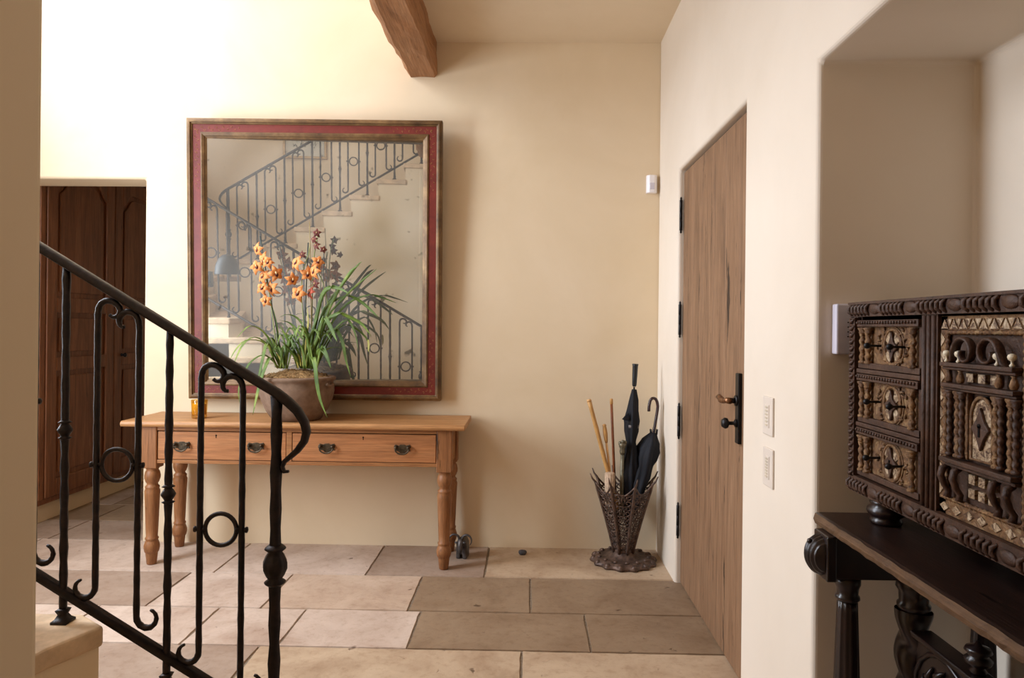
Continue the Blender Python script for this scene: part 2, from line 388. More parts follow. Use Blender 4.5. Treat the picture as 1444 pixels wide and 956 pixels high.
# beam
b0 = onY(573,107,4.08); b1 = onY(615,107,4.08)
bx0, bx1, bz = b0.x, b1.x, b0.z
mb = MB(); ny = 60
prof = [(bx0,bz+.02),(bx0+.02,bz),(bx0+.07,bz),(bx1-.06,bz),(bx1-.015,bz),(bx1,bz+.02),(bx1,bz+.09),(bx1,bz+.15),(bx1,HC+.02),(bx0,HC+.02),(bx0-.005,bz+.13),(bx0-.002,bz+.07)]
vs = []; random.seed(5)
for i in range(ny+1):
    yy = .92+(4.112-.92)*i/ny
    for j, (x, z) in enumerate(prof):
        q = noise.noise(Vector((x*6, yy*2.2, z*6)))*.016+noise.noise(Vector((x*20, yy*9, z*20)))*.008
        dz = q*.8 if z < HC else 0; dx = q
        if j in (0, 10, 11, 9): dx -= .012*min(1, max(0, (3.95-yy)/.3))
        vs.append((x+dx, yy, z+dz))
n = len(prof)
mb.add(vs, [(i*n+j, i*n+(j+1) % n, (i+1)*n+(j+1) % n, (i+1)*n+j) for i in range(ny) for j in range(n)]+[tuple(range(n)), tuple(reversed(range(ny*n, ny*n+n)))])
mb.sm = [False]*len(mb.sm)
tag(part('ceiling_beam', mb, M['beam']), 'rough-hewn brown wooden beam running along the edge of the low ceiling', 'beam')

# ------------------------------------------------------------------ entry door
XD = .802
door = thing('door_1', 'wide plain oak plank entry door with four black hinges', 'door', (XD, DY1, 0), kind='structure')
mb = MB(); py = DY0-.01; bw = [.155,.19,.17,.2,.165,.21]
s_ = (DY1-.006-py)/sum(bw)
for b_ in bw:
    mb.box(XD, XD+.055, py+.0008, py+b_*s_-.0008, .006, DZ-.012); py += b_*s_
part('door_panel', mb, M['door'], door, bev=.0016, seg=1)
# frame: thin pale jamb trim at head
mb = MB()
for py_ in (308, 451, 592, 732):
    zc = onX(954, py_, .785).z; mb = MB(); yh = DY1-.012; xh = .786
    mb.lathe([(.003,-.092),(.006,-.086),(.004,-.08),(.0075,-.077),(.0075,-.026),(.0062,-.025),(.0075,-.024),(.0075,.024),(.0062,.025),(.0075,.026),(.0075,.077),(.004,.08),(.006,.086),(.002,.094)], (xh, yh, zc), 10)
    part('hinge', mb, M['iron_black'], door)
hp = onX(1044, 575, XD); hz0 = onX(1044, 626, XD).z; hz1 = onX(1044, 526, XD).z; hy = hp.y
pl = part('handle_plate', MB().box(XD-.014, XD+.001, hy-.021, hy+.021, hz0, hz1), M['iron_black'], door, bev=.004)
zl = onX(1044, 565, XD).z; mb = MB()
mb.tube([(XD-.012,hy,zl),(XD-.02,hy,zl)], .02, 14); mb.tube([(XD-.012,hy,zl),(XD-.03,hy,zl),(XD-.045,hy,zl)], [.012,.01,.012], 10)
part('lever_collar', mb, M['iron_black'], pl)
mb = MB(); mb.tube([(XD-.042,hy-.012,zl),(XD-.048,hy+.012,zl),(XD-.052,hy+.035,zl-.006),(XD-.053,hy+.06,zl-.004),(XD-.056,hy+.085,zl+.006),(XD-.06,hy+.1,zl+.004)], [.012,.011,.009,.013,.011,.006], 10)
part('door_lever', mb, M['lever'], pl, label='bronze lever handle')
zk = onX(1044, 597, XD).z
part('thumb_turn', MB().lathe([(.015,0),(.015,-.008),(.007,-.012),(.007,-.03),(.019,-.036),(.021,-.045),(.014,-.056),(.002,-.058)], (XD-.012, hy, zk), 14, axis='x'), M['iron_black'], pl)

# ------------------------------------------------------------------ panelled hall doors (left wall of the back hall)
XH = -3.16
hd = thing('door_2', 'pair of dark carved walnut cupboard doors with arched panels in the back hall', 'door', (XH, 5.15, .155), kind='structure')
def arch(y0, y1, z0, z1, rise, n=12):
    pts = [(y0,z0),(y1,z0)]
    for i in range(n+1):
        a = i/n; yy = y1+(y0-y1)*a; u = abs(a-.5)*2
        zz = z1-rise*(0 if u < .55 else (1-math.cos((u-.55)/.45*PI))/2)
        pts.append((yy, zz))
    return pts
def leaf_door(y0, y1, ztop, knob):
    lf = part('door_leaf', MB().box(XH+.012, XH+.04, y0, y1, .16, ztop-.02), M['hall_door'], hd, bev=.003)
    st = .095; zr = [(.16,.27),(.98,1.07),(1.37,1.47)]
    mb = MB()
    mb.box(XH+.04, XH+.058, y0, y0+st, .16, ztop-.02).box(XH+.04, XH+.058, y1-st, y1, .16, ztop-.02)
    for a, b in zr: mb.box(XH+.04, XH+.0575, y0+st, y1-st, a, b)
    # arched top rail
    pts = arch(y0+st, y1-st, 0, ztop-.12, .11)[2:]
    poly = [(y0+st, ztop-.02),(y1-st, ztop-.02)]+pts
    mb.prism(poly, XH+.04, XH+.0575, ax='x')
    part('stile_frame', mb, M['hall_door'], lf, bev=.005)
    mb = MB(); g = .035
    mb.box(XH+.04, XH+.052, y0+st+g, y1-st-g, .27+g, .98-g).box(XH+.04, XH+.052, y0+st+g, y1-st-g, 1.07+g, 1.37-g)
    mb.prism(arch(y0+st+g, y1-st-g, 1.47+g, ztop-.12-g, .10), XH+.04, XH+.052, ax='x')
    part('raised_panel', mb, M['hall_door'], lf, bev=.009)
    if knob:
        yk, zk = knob; part('door_knob', MB().lathe([(.014,.058),(.009,.064),(.009,.076),(.017,.082),(.017,.092),(.004,.098)], (XH, yk, zk), 10, axis='x'), M['iron_black'], lf)
leaf_door(4.44, 5.17, 2.42, None); leaf_door(5.18, 5.90, 2.42, (5.27, 1.06))
mb = MB(); mb.box(XH, XH+.05, 4.385, 4.435, .155, 2.5).box(XH, XH+.05, 5.905, 5.96, .155, 2.5).box(XH, XH+.05, 4.385, 5.96, 2.41, 2.5).box(XH,XH+.045,4.385,5.96,.12,.158)
part('door_frame', mb, M['hall_door'], hd, bev=.006)

# ------------------------------------------------------------------ small wall fittings
p = onY(918, 261, Z0); s1 = onY(911,248,Z0); s2 = onY(925,273,Z0)
ms = thing('motion_sensor', 'small white motion sensor high on the wall in the corner by the door', 'sensor', (p.x, Z0, p.z))
hw = (s2.x-s1.x)/2; hh = (s1.z-s2.z)/2
part('sensor_body', MB().prism([(-hw,-.0),(-hw,-.028),(-hw*.5,-.042),(hw*.5,-.042),(hw,-.028),(hw,0)], -hh, hh, ax='z'), M['white'], ms, local=True, bev=.003)
part('lens', MB().prism([(-hw*.5,-.04),(-hw*.45,-.047),(hw*.45,-.047),(hw*.5,-.04)], -hh*.62, hh*.1, ax='z'), M['grey_plastic'], ms, local=True, bev=.002)
for k, (ya, yb, lab) in enumerate(((560,613,'upper pale keypad switch plate on the wall right of the entry door'),(632,686,'lower pale keypad switch plate on the wall right of the entry door'))):
    a = onX(1078.5, ya, XR); b = onX(1092, yb, XR); yc = (a.y+b.y)/2; zc = (onX(1085,ya,XR).z+onX(1085,yb,XR).z)/2
    sp = thing('switch_plate', lab, 'switch', (XR, yc, zc), group=None)
    part('plate', MB().box(-.007, 0, -.044, .044, -.061, .061), M['switch'], sp, local=True, bev=.003)
    part('insert', MB().box(-.0095, -.006, -.018, .018, -.036, .036), M['switch'], sp, local=True, bev=.001)
    for j in range(6+k):
        z = .028-.056*j/(5+k); part('button', MB().box(-.0115, -.009, -.010, .010, z-.0032, z+.0032), M['button'], sp, local=True, bev=.0008, seg=1)
# keypad box on the niche side wall
a = onY(1173, 429, NY1); b = onY(1173, 499, NY1)
kx = a.x; kw = .115; kz0, kz1 = b.z, a.z
kp = thing('intercom_box', 'white wall intercom box on the niche wall behind the carved cabinet', 'intercom', (kx, NY1, (kz0+kz1)/2))
part('housing', MB().box(0, kw, -.030, 0, -(kz1-kz0)/2, (kz1-kz0)/2), M['grey_plastic'], kp, local=True, bev=.004)
mb = MB()
for i in range(3):
    for j in range(4): mb.tube([(.030+i*.012, -.0312, .018-j*.0125),(.030+i*.012, -.0295, .018-j*.0125)], .0019, 8)
part('speaker_hole', mb, M['black_hole'], kp, local=True, kind='stuff')

# ------------------------------------------------------------------ stairs
PT = .2820; RS = .1735                        # tread pitch and rise
YR = 1.84                                      # plane of the lower railing
NX1 = onY(389,700,YR).x                        # newel
TZ = onY(88,877,YR).z                          # tread under the second single baluster
FX2 = NX1-PT*1.027*1-PT*1.0                    # its x
st = thing('staircase', 'lower stair flight of pale stone treads behind the railing at the left', 'staircase', (-1.5, 1.3, 0))
body = MB()
Y1a, Y1b = .822, 1.93
def tread_poly(xa, xb, ya, yb): return [(xa,ya),(xb,ya),(xb,yb),(xa,yb)]
# lower flight; the step that shows in the photograph has a splayed corner
c1 = onZ(147, 882, TZ); c2 = onZ(67, 914, TZ); c0 = onZ(118, 865, TZ)
zs = []
for k in range(0, 8):
    z = TZ+(k-2)*RS; xr = c1.x-(k-2)*PT; xl = -2.80
    if z < .05: continue
    dx1 = (c2.x-c1.x); dy1 = (c2.y-c1.y); sl = dx1/dy1
    def edge(off, dz=0): # outline of tread nose (off grows outwards)
        ccx = xr+off; yn = c1.y
        return [(xl, Y1a), (max(xl+.02, ccx+sl*(Y1a-yn)*.55), Y1a), (ccx+sl*(c2.y-yn), c2.y), (ccx, yn+off*.3), (ccx-(c1.x-c0.x), c0.y+off), (xl, c0.y+off)]
    mb = MB(); e = edge(0); mb.prism(e, z-.055, z, ax='z'); part('tread', mb, M['stair_stone'], st, bev=.010, seg=3)
    e = edge(-.012); body.prism(e, 0 if k < 99 else 0, z-.054, ax='z')
LZ = TZ+6*RS                                     # landing
mb = MB(); mb.box(-3.99, -2.80, -.27, Y1b-.03, LZ-.055, LZ); part('tread', mb, M['stair_stone'], st, bev=.01)
body.box(-3.99, -2.805, -.27, Y1b-.04, 0, LZ-.055)
# upper flight above the stair wall
P2 = .2785; R2 = .1700; Y2 = .782
zt = 2.232; xt = -1.42
treads2 = []; body2 = MB()
st2 = thing('staircase', 'upper stair flight of pale stone treads rising to the right in the mirror', 'staircase', (-1.4, .3, LZ))
for k in range(-3, 5):
    treads2.append((xt-P2+k*P2, xt+k*P2, zt+k*R2))
pl = [(treads2[0][0], 0)]
for xa, xb, z in treads2:
    mb = MB(); mb.box(xa-.02, xb+.01, -.28, .815, z-.05, z); part('tread', mb, M['stair_stone'], st2, bev=.008)
    if xa < -.62: body2.box(xa, min(xb,-.60), -.27, .795, z-.35 if z > 1.9 else 1.2, z-.05)
part('stair_body', body, M['plaster'], st); part('stair_body', body2, M['plaster'], st2)
# wall under the upper flight, its end is the pier at the left of the picture
PX = onY(57.0,600,.7975).x
prof = [(-4.0, 0), (PX, 0), (PX, treads2[2][2]+.0)]
PX_ = PX; PX = PX_-.03
poly = [(-2.80, -.05), (PX, -.05)]
xs_ = [(xa, xb, z) for xa, xb, z in treads2 if xa < PX]
poly.append((PX, xs_[-1][2]-.05))
for xa, xb, z in reversed(xs_):
    if poly[-1][0] > xb: poly.append((xb, poly[-1][1]))
    poly.append((min(xb,PX), z-.05)) if abs(poly[-1][1]-(z-.05)) > 1e-4 else None
    poly.append((xa, z-.05))
poly.append((xs_[0][0], LZ-.05)); poly.append((-2.80, LZ-.05))
cl = [poly[0]]
for q in poly[1:]:
    if (Vector(q)-Vector(cl[-1])).length > 1e-4: cl.append(q)
ws = struct('wall_stair', MB().prism(cl, .66, .80), M['plaster'], bev=.0)
PX = PX_
struct('wall_pier', MB().box(PX-.16, PX, -.27, .803, -.05, xs_[-1][2]-.052), M['plaster'], bev=.015)

# railing in its own frame: newel at x=0, climbing towards -x ; z measured from the floor under the newel
def hammered(mb, x, z0, z1, r, n=8, amp=.17, seed=0, lean=0, dz=.035):
    k = max(2, int((z1-z0)/dz)); pts = []; rr = []
    for i in range(k+1):
        pts.append((x, 0, z0+(z1-z0)*i/k)); rr.append(r*(1+amp*(.5 if i % 2 else -.5)+random.uniform(-.3,.3)*amp))
    mb.tube(pts, rr, 6, phase=.3)
def arc(cx, cz, r, a0, a1, n=10, r1=None):
    r1 = r if r1 is None else r1
    return [(cx+(r+(r1-r)*i/n)*math.cos(math.radians(a0+(a1-a0)*i/n)), 0, cz+(r+(r1-r)*i/n)*math.sin(math.radians(a0+(a1-a0)*i/n))) for i in range(n+1)]
def cat3(pts, m=2):
    P = [Vector(p) for p in pts]; P = [P[0]*2-P[1]]+P+[P[-1]*2-P[-2]]; out = []
    for i in range(1, len(P)-2):
        for k in range(m):
            t_ = k/m; a, b, c_, d = P[i-1], P[i], P[i+1], P[i+2]
            out.append(.5*((2*b)+(c_-a)*t_+(2*a-5*b+4*c_-d)*t_*t_+(3*b-3*c_+d-a)*t_**3))
    return out+[P[-2]]
def knobprof(h, r, q=.0):
    return [(r*.9,-h*1.35),(r*1.15,-h*1.3),(r*2.0,-h*1.02),(r*1.1,-h*.86),(r*1.5,-h*.6),(r*2.2,-h*.1),(r*2.2,h*.1),(r*1.5,h*.6),(r*1.1,h*.86),(r*2.0,h*1.02),(r*1.15,h*1.3),(r*.9,h*1.35)]
def railing(label, loc, rot, n, pitch, rise, hr0, br0, foot0, group, newel_base, cap_n=None):
    root = thing('stair_railing', label, 'railing', loc, rot, group)
    sl = rise/pitch
    hr = lambda x: hr0-sl*x; br = lambda x: br0-sl*x
    ft = lambda k: foot0+k*rise
    xe = -n*pitch-.10
    # handrail with the swan-neck end
    pts = [(xe, 0, hr(xe)), (xe*.5, 0, hr(xe*.5)), (-.03, 0, hr(-.03)), (0, 0, hr(0)+.001), (.030,0,hr0-.022),(.055,0,hr0-.045),(.074,0,hr0-.075),(.080,0,hr0-.100),(.074,0,hr0-.125),(.056,0,hr0-.150),(.036,0,hr0-.168),(.022,0,hr0-.180),(.016,0,hr0-.195),(.022,0,hr0-.208),(.034,0,hr0-.207)]
    pr = [(-.021,-.006),(-.017,.008),(-.008,.013),(.008,.013),(.017,.008),(.021,-.006),(.012,-.010),(-.012,-.010)]
    part('handrail', MB().sweep(pts, pr, ends=[1,1,1,1,1,.95,.9,.85,.78,.7,.6,.52,.45,.42,.3]), M['iron'], root, local=True)
    part('bottom_rail', MB().sweep([(xe,0,br(xe)),(.004,0,br(.004))], [(-.012,-.009),(-.012,.009),(.012,.009),(.012,-.009)]), M['iron'], root, local=True)
    # newel
    mb = MB(); hammered(mb, 0, newel_base, hr0-.006, .0165, dz=.05)
    nw = part('newel_post', mb, M['iron'], root, local=True)
    zk = hr0-.457
    part('melon_knob', MB().lathe([(.017,-.055),(.026,-.048),(.028,-.044),(.018,-.036),(.024,-.025),(.031,-.008),(.031,.008),(.024,.025),(.018,.036),(.028,.044),(.026,.048),(.017,.055)], (0,0,zk), 24, mod=lambda a, h: 1+(.07*math.cos(8*a) if abs(h) < .03 else 0)), M['iron'], nw, local=True)
    for k in range(1, n+1):
        x = -k*pitch*1.0-.0076
        mb = MB(); hammered(mb, x, ft(k-1)+.02, hr(x)-.008, .0102)
        b = part('baluster', mb, M['iron'], root, local=True)
        part('baluster_knob', MB().lathe(knobprof(.020, .0085), (x, 0, hr(x)-.445), 14), M['iron'], b, local=True)
        part('foot', MB().lathe([(.030,0),(.030,.006),(.020,.012),(.013,.022),(.020,.034),(.012,.038)], (x, 0, ft(k-1)), 4, M=Matrix.Rotation(PI/4, 3, 'Z')), M['iron'], b, local=True)
    for k in range(0, n):
        xr_ = -(k+.315)*pitch-.002; xl_ = -(k+.722)*pitch
        if True:
            # left bar: curls left at the foot, arcs right under the handrail
            w_ = xr_-xl_; top = hr(xl_+.0505)-.075
            zb = br(xl_)+.062
            mb = MB()
            low = arc(xl_-.030, zb, .030, 0, -250, 16, .022)
            pts = list(reversed(low)); kk = 22
            for i in range(1, kk): pts.append((xl_, 0, zb+(top-zb)*i/kk))
            q_ = .000648*1.0; X_ = lambda c: xl_+(c-193)*q_; Zc = lambda c: hr(X_(271))-(c-76.5)*q_
            pts += cat3([(X_(a_), 0, Zc(b_)) for a_, b_ in ((193,172),(194,145),(201,121),(215,107),(236,101),(258,106),(277,120),(287,138),(284,156),(271,167),(254,168),(243,160))])
            rr = [(.0040+.0045*min(1, i/10)) + (.0008*((i % 2)-.5)) + random.uniform(-.0004,.0004) for i in range(len(pts))]
            m = len(rr)
            for i in range(9): rr[m-1-i] = min(rr[m-1-i], .0042+.0006*i)
            rr[-1] = .0055
            part('scroll_bar', mb.tube(pts, rr, 7), M['iron'], root, local=True)
            # right bar: curls right at the foot, arcs left under the handrail
            top = hr(xr_-.0642)-.112; zb = br(xr_)+.052; mb = MB()
            low = arc(xr_+.030, zb, .030, 180, 430, 16, .022)
            pts = list(reversed(low))
            for i in range(1, kk): pts.append((xr_, 0, zb+(top-zb)*i/kk))
            X_ = lambda c: xr_+(c-370)*q_; Zc = lambda c: hr(X_(271))-(c-76.5)*q_
            pts += cat3([(X_(a_), 0, Zc(b_)) for a_, b_ in ((370,225),(369,200),(363,175),(350,157),(330,149),(309,151),(293,163),(285,181),(287,199),(297,210),(308,210))])
            rr = [(.0040+.0045*min(1, i/10)) + (.0008*((i % 2)-.5)) + random.uniform(-.0004,.0004) for i in range(len(pts))]
            m = len(rr)
            for i in range(9): rr[m-1-i] = min(rr[m-1-i], .0042+.0006*i)
            rr[-1] = .0055
            part('scroll_bar', mb.tube(pts, rr, 7), M['iron'], root, local=True)
            xm = (xl_+xr_)/2; zr = hr(xm)-.452; R_ = w_/2-.014
            ring = part('ring', MB().tube([(xm+R_*math.cos(a*PI/14), 0, zr+R_*math.sin(a*PI/14)) for a in range(28)], .0062, 8, closed=True), M['iron'], root, local=True)
            for sgn, xx in ((-1, xl_), (1, xr_)):
                part('collar', MB().lathe([(.004,-.017),(.0085,-.015),(.0085,-.011),(.006,-.009),(.006,.009),(.0085,.011),(.0085,.015),(.004,.017)], (xx, 0, zr), 8, axis='x'), M['iron'], ring, local=True)
    return root
hA = onY(92, 371, YR); hB = onY(340, 524, YR); slope = -(hB.z-hA.z)/(hB.x-hA.x)
rise1 = slope*PT
hr0 = hA.z+slope*(hA.x-NX1)
bA = onY(90, 834, YR); br0 = bA.z+slope*(bA.x-NX1)
ft0 = TZ-rise1
railing('black wrought iron railing with rings nearest the camera, ending in a swan-neck', (NX1, YR, 0), (0,0,0), 8, PT, rise1, hr0, br0, ft0, None, max(0, TZ-2*RS))
# upper railing
n2x = -2.655; hr2 = 2.43
railing('black wrought iron railing of the upper stair flight seen in the mirror', (n2x, Y2, 0), (0,0,PI), 7, P2, R2, hr2, hr2-.765, treads2[0][2], None, LZ)
# ------------------------------------------------------------------ mirror
MT, MY = .04, .022
tl = onY(272,173,Z0-.09); tr = onY(624,170,Z0-.09); bl = onY(272,561,Z0-.03); br_ = onY(623.5,564,Z0-.03)
mw = ((tr.x-tl.x)+(br_.x-bl.x))/2; mh = ((tl.z-bl.z)+(tr.z-br_.z))/2
mc = Vector(((tl.x+tr.x+bl.x+br_.x)/4, Z0-.092, (tl.z+tr.z+bl.z+br_.z)/4))
mir = thing('framed_mirror', 'large antique mirror in a red and gilt frame hanging above the pine table', 'mirror', mc, (MT, 0, MY))
W2, H2 = mw/2, mh/2; FW = .112
def framering(m0, m1, y0, y1, y0b=None):
    # ring between insets m0 and m1 (from outside), front faces at y0 (outer edge) and y0b (inner edge)
    y0b = y0 if y0b is None else y0b
    mb = MB(); mb.smooth = False; vs = []
    for m, y in ((m0, y0), (m1, y0b), (m1, y1), (m0, y1)):
        for sx, sz in ((-1,-1),(1,-1),(1,1),(-1,1)): vs.append((sx*(W2-m), y, sz*(H2-m)))
    fs = []
    for k in range(4):
        for j in range(4): fs.append((k*4+j, k*4+(j+1) % 4, ((k+1) % 4)*4+(j+1) % 4, ((k+1) % 4)*4+j))
    return mb.add(vs, fs)
def app(a, b): a.add(b.v, b.f); a.sm[-len(b.f):] = b.sm; return a
o = framering(0, .014, -.020, .028, -.026); app(o, framering(.012, .024, -.028, .02, -.028)); app(o, framering(.024, .034, -.022, .02, -.016))
part('outer_moulding', o, M['frame_gilt'], mir, local=True, bev=.003)
part('red_panel', framering(.033, .080, -.013, .02, -.013), M['frame_red'], mir, local=True)
o = framering(.078, .086, -.017, .02, -.019); app(o, framering(.085, .100, -.020, .02, -.014)); app(o, framering(.099, .113, -.012, .054, -.004))
part('inner_moulding', o, M['frame_gilt'], mir, local=True, bev=.002)
gl_ = part('mirror_glass', MB().box(-W2+.10, W2-.10, .0, .004, -H2+.10, H2-.10), M['mirror'], mir, local=True)
gl_.location = (0, .0, 0); gl_.rotation_euler = (0, 0, .064-MY)
gl_.location.y = .022
# widened rebate so the tilted glass stays inside the frame
part('backing', MB().box(-W2+.02, W2-.02, .054, .058, -H2+.02, H2-.02), M['hall_door'], mir, local=True)
part('frame_side', framering(.004, .099, -.010, .056), M['frame_gilt'], mir, local=True)
mb = MB(); random.seed(11)
def vine(cx, cz, dx, dz, n):
    for i in range(n):
        q = (i+.5)/n; x = cx+dx*q; z = cz+dz*q; s = .010*(1-.5*q)
        sg = 1 if i % 2 else -1; px_, pz_ = (0, 1) if dx else (1, 0)
        a0 = random.uniform(0, 360)
        pts = [(x+s*(1-t_/7)*math.cos(math.radians(a0+40*t_))+px_*sg*.007, -.0140, z+s*(1-t_/7)*math.sin(math.radians(a0+40*t_))+pz_*sg*.007) for t_ in range(7)]
        mb.tube(pts, .0009, 4)
for sx in (-1, 1):
    for sz in (-1, 1):
        vine(sx*(W2-.05), sz*(H2-.057), -sx*.26, 0, 12); vine(sx*(W2-.057), sz*(H2-.05), 0, -sz*.36, 16)
part('gold_scrollwork', mb, M['gold_line'], mir, local=True, kind='stuff')

# ------------------------------------------------------------------ pine console table
TF = 3.655; TBk = 4.085
q1 = onY(168.5, 595, TF); q2 = onY(655.5, 600, TF); TH = (q1.z+q2.z)/2+.002
tx0, tx1 = q1.x, q2.x
tb = thing('console_table', 'long old pine side table with two drawers and turned legs', 'table', ((tx0+tx1)/2, (TF+TBk)/2, 0))
mb = MB(); TK = .030
pr = [(TF+.006,TH-TK),(TF,TH-TK*.6),(TF+.003,TH-.006),(TF+.012,TH),(TBk,TH),(TBk,TH-TK)]
mb.prism(pr, tx0, tx1, ax='x'); part('table_top', mb, M['pine_top'], tb, bev=.004)
xl0 = onY(199,640,TF+.03).x; xr1 = onY(637,640,TF+.03).x; LW = .082; YF = TF+.030; FB = onY(500, 657.5, YF).z; LB = onY(625, 667, YF).z
legb = FB
for nm, lx, ly in (('l', xl0, YF), ('r', xr1-LW, YF), ('l', xl0, TBk-.015-LW), ('r', xr1-LW, TBk-.015-LW)):
    cx, cy = lx+LW/2, ly+LW/2; t0 = TH-TK; mb = MB()
    mb.box(lx, lx+LW, ly, ly+LW, LB, t0)
    g = part('leg', mb, M['pine_leg'], tb, bev=.005)
    Zs = lambda f: LB*f
    pf = [(.020,0),(.025,.004),(.031,.06),(.033,.068),(.036,.07),(.040,.09),(.040,.105),(.033,.128),(.030,.134),(.034,.139),(.034,.146),(.029,.152),(.0315,.20),(.036,.33),(.0385,.385),(.0395,.405),(.034,.418),(.0365,.424),(.0365,.430),(.029,.438),(.027,.445),(.033,.455),(.040,.475),(.0405,.49),(.036,.512),(.029,.522),(.033,.528),(.033,LB+.001)]
    k = LB/.533 if LB < .7 else 1
    part('turned_shaft', MB().lathe([(r, h*(LB/.534) if i < len(pf)-1 else LB+.001) for i, (r, h) in enumerate(pf)], (cx, cy, 0), 22), M['pine_leg'], g)
xi0, xi1 = xl0+LW, xr1-LW
mb = MB(); yb0 = YF+.006
dz1 = onY(500, 611, YF).z; dz0 = onY(500, 652.5, YF).z
dv0 = onY(403,630,YF).x; dv1 = onY(411,630,YF).x
mb.box(xi0-.01, xi1+.01, yb0, yb0+.03, dz1, TH-TK).box(xi0-.01, xi1+.01, yb0, yb0+.03, FB, dz0).box(dv0, dv1, yb0, yb0+.03, dz0, dz1)
mb.box(xi0-.01, xi1+.01, TBk-.06, TBk-.035, FB, TH-TK).box(xl0+.012, xl0+.034, YF+LW, TBk-LW, FB, TH-TK).box(xr1-.034, xr1-.012, YF+LW, TBk-LW, FB, TH-TK)
part('apron', mb, M['pine'], tb, bev=.002)
def bail(cx, cz, y, parent):
    h = thing_part = part('handle', MB().prism([(cx+a*.046, cz+b*.024) for a, b in ((-1,.5),(-.85,.95),(-.45,.75),(-.2,.95),(.2,.95),(.45,.75),(.85,.95),(1,.5),(.85,-.1),(.95,-.55),(.5,-.5),(.25,-.95),(-.25,-.95),(-.5,-.5),(-.95,-.55),(-.85,-.1))], y-.004, y+.001), M['brass'], parent, bev=.0015)
    mb = MB()
    for sg in (-1, 1): mb.lathe([(.009,0),(.010,-.006),(.006,-.010),(.006,-.016),(.009,-.018),(.004,-.023)], (cx+sg*.033, y-.003, cz+.008), 10, axis='y')
    pts = [(cx-.033,y-.018,cz+.008)]+[(cx-.036*math.cos(a*PI/10), y-.020, cz-.002-.024*math.sin(a*PI/10)) for a in range(11)]+[(cx+.033,y-.018,cz+.008)]
    mb.tube(pts, [.0035]*4+[.0045]*5+[.0035]*4, 8); part('bail', mb, M['brass'], h)
for (a, b, hs, kx_) in ((xi0+.004, dv0-.003, (256.5, 361), 304.5), (dv1+.003, xi1-.004, (461, 567.5), 512)):
    dr = part('drawer', MB().box(a, b, yb0+.002, yb0+.30, dz0+.003, dz1-.005), M['pine_drawer'], tb, bev=.002)
    zc = (dz0+dz1)/2-.002
    for hpx in hs: bail(onY(hpx, 630, yb0).x, zc, yb0+.002, dr)
    kx2 = onY(kx_, 620, yb0).x
    part('keyhole', MB().tube([(kx2, yb0+.001, dz1-.022),(kx2, yb0+.006, dz1-.022)], .004, 10).box(kx2-.002,kx2+.002,yb0+.001,yb0+.006,dz1-.036,dz1-.022), M['black_hole'], dr)

# ------------------------------------------------------------------ candle
cp = onY(281, 588, 3.80); cp = onZ(281, 589.5, TH)
cd = thing('candle_glass', 'yellow candle in a small dark amber glass tumbler on the pine table', 'candle', (cp.x, cp.y, TH))
part('tumbler', MB().lathe([(.036,0),(.0385,.004),(.043,.100),(.0425,.102),(.040,.100),(.036,.018),(.004,.016)], n=28), M['amber'], cd, local=True)
part('wax', MB().lathe([(.030,.020),(.0355,.022),(.037,.078),(.034,.082),(.004,.080)], n=24), M['wax'], cd, local=True)
part('wick', MB().tube([(0,0,.08),(0.001,0,.092)], .0012, 6), M['black_hole'], cd, local=True)

# ------------------------------------------------------------------ orchid pot
PC = Vector((onY(419, 560, 3.83).x, 3.83, TH)); RZ = onY(419, 530, 3.83).z-TH+.0
K = .205/.2
po = thing('potted_orchid', 'orange cymbidium orchid with long strap leaves in a round clay pot on the pine table', 'potted plant', PC)
h = RZ
part('pot', MB().lathe([(.118,0),(.132,.003),(.165,h*.22),(.192,h*.48),(.201,h*.66),(.199,h*.78),(.194,h*.86),(.197,h*.89),(.208,h*.93),(.210,h*.965),(.203,h*.995),(.190,h),(.182,h*.96),(.178,h*.85),(.01,h*.83)], n=56), M['terracotta'], po, local=True)
mb = MB()
for sx in (-1, 1):
    mb.tube([(sx*(.192+.012*math.sin(a*PI/8)), -.06+.045*math.cos(a*PI/8), h*.86-.014*math.sin(a*PI/8)) for a in range(9)], [.008]*9, 8)
part('lug', mb, M['terracotta'], po, local=True)
mb = MB(); random.seed(2)
nr, na = 12, 40; vs = []
for i in range(nr+1):
    for j in range(na):
        r = .188*i/nr; a = 2*PI*j/na; x, y = r*math.cos(a), r*math.sin(a)
        z = h*.95+.045*(1-(i/nr)**2)+.014*noise.noise(Vector((x*38, y*38, 1)))+.008*noise.noise(Vector((x*90, y*90, 5)))
        vs.append((x, y, z))
mb.add(vs, [(i*na+j, i*na+(j+1) % na, (i+1)*na+(j+1) % na, (i+1)*na+j) for i in range(nr) for j in range(na)])
for i in range(260):
    a = random.uniform(0, 2*PI); r = .18*math.sqrt(random.random()); x, y = r*math.cos(a), r*math.sin(a); z = h*.95+.034*(1-(r/.184)**2)
    b = random.uniform(0, 2*PI); l = random.uniform(.012,.03)
    mb.tube([(x,y,z),(x+l*.5*math.cos(b),y+l*.5*math.sin(b),z+random.uniform(.004,.016)),(x+l*math.cos(b+.6),y+l*math.sin(b+.6),z+random.uniform(-.006,.006))], .0014, 4)
part('moss', mb, M['moss'], po, local=True, kind='stuff')
def PP(cx, cy, Y): return onY(300+cx*.3136, 300+cy*.3138, Y)
def cat(pts, n=14):
    P = [Vector(p) for p in pts]; P = [P[0]*2-P[1]]+P+[P[-1]*2-P[-2]]; out = []
    for i in range(1, len(P)-2):
        m = max(2, n//(len(P)-3))
        for k in range(m):
            t_ = k/m; a, b, c_, d = P[i-1], P[i], P[i+1], P[i+2]
            out.append(.5*((2*b)+(c_-a)*t_+(2*a-5*b+4*c_-d)*t_*t_+(3*b-3*c_+d-a)*t_**3))
    out.append(P[-2]); return out
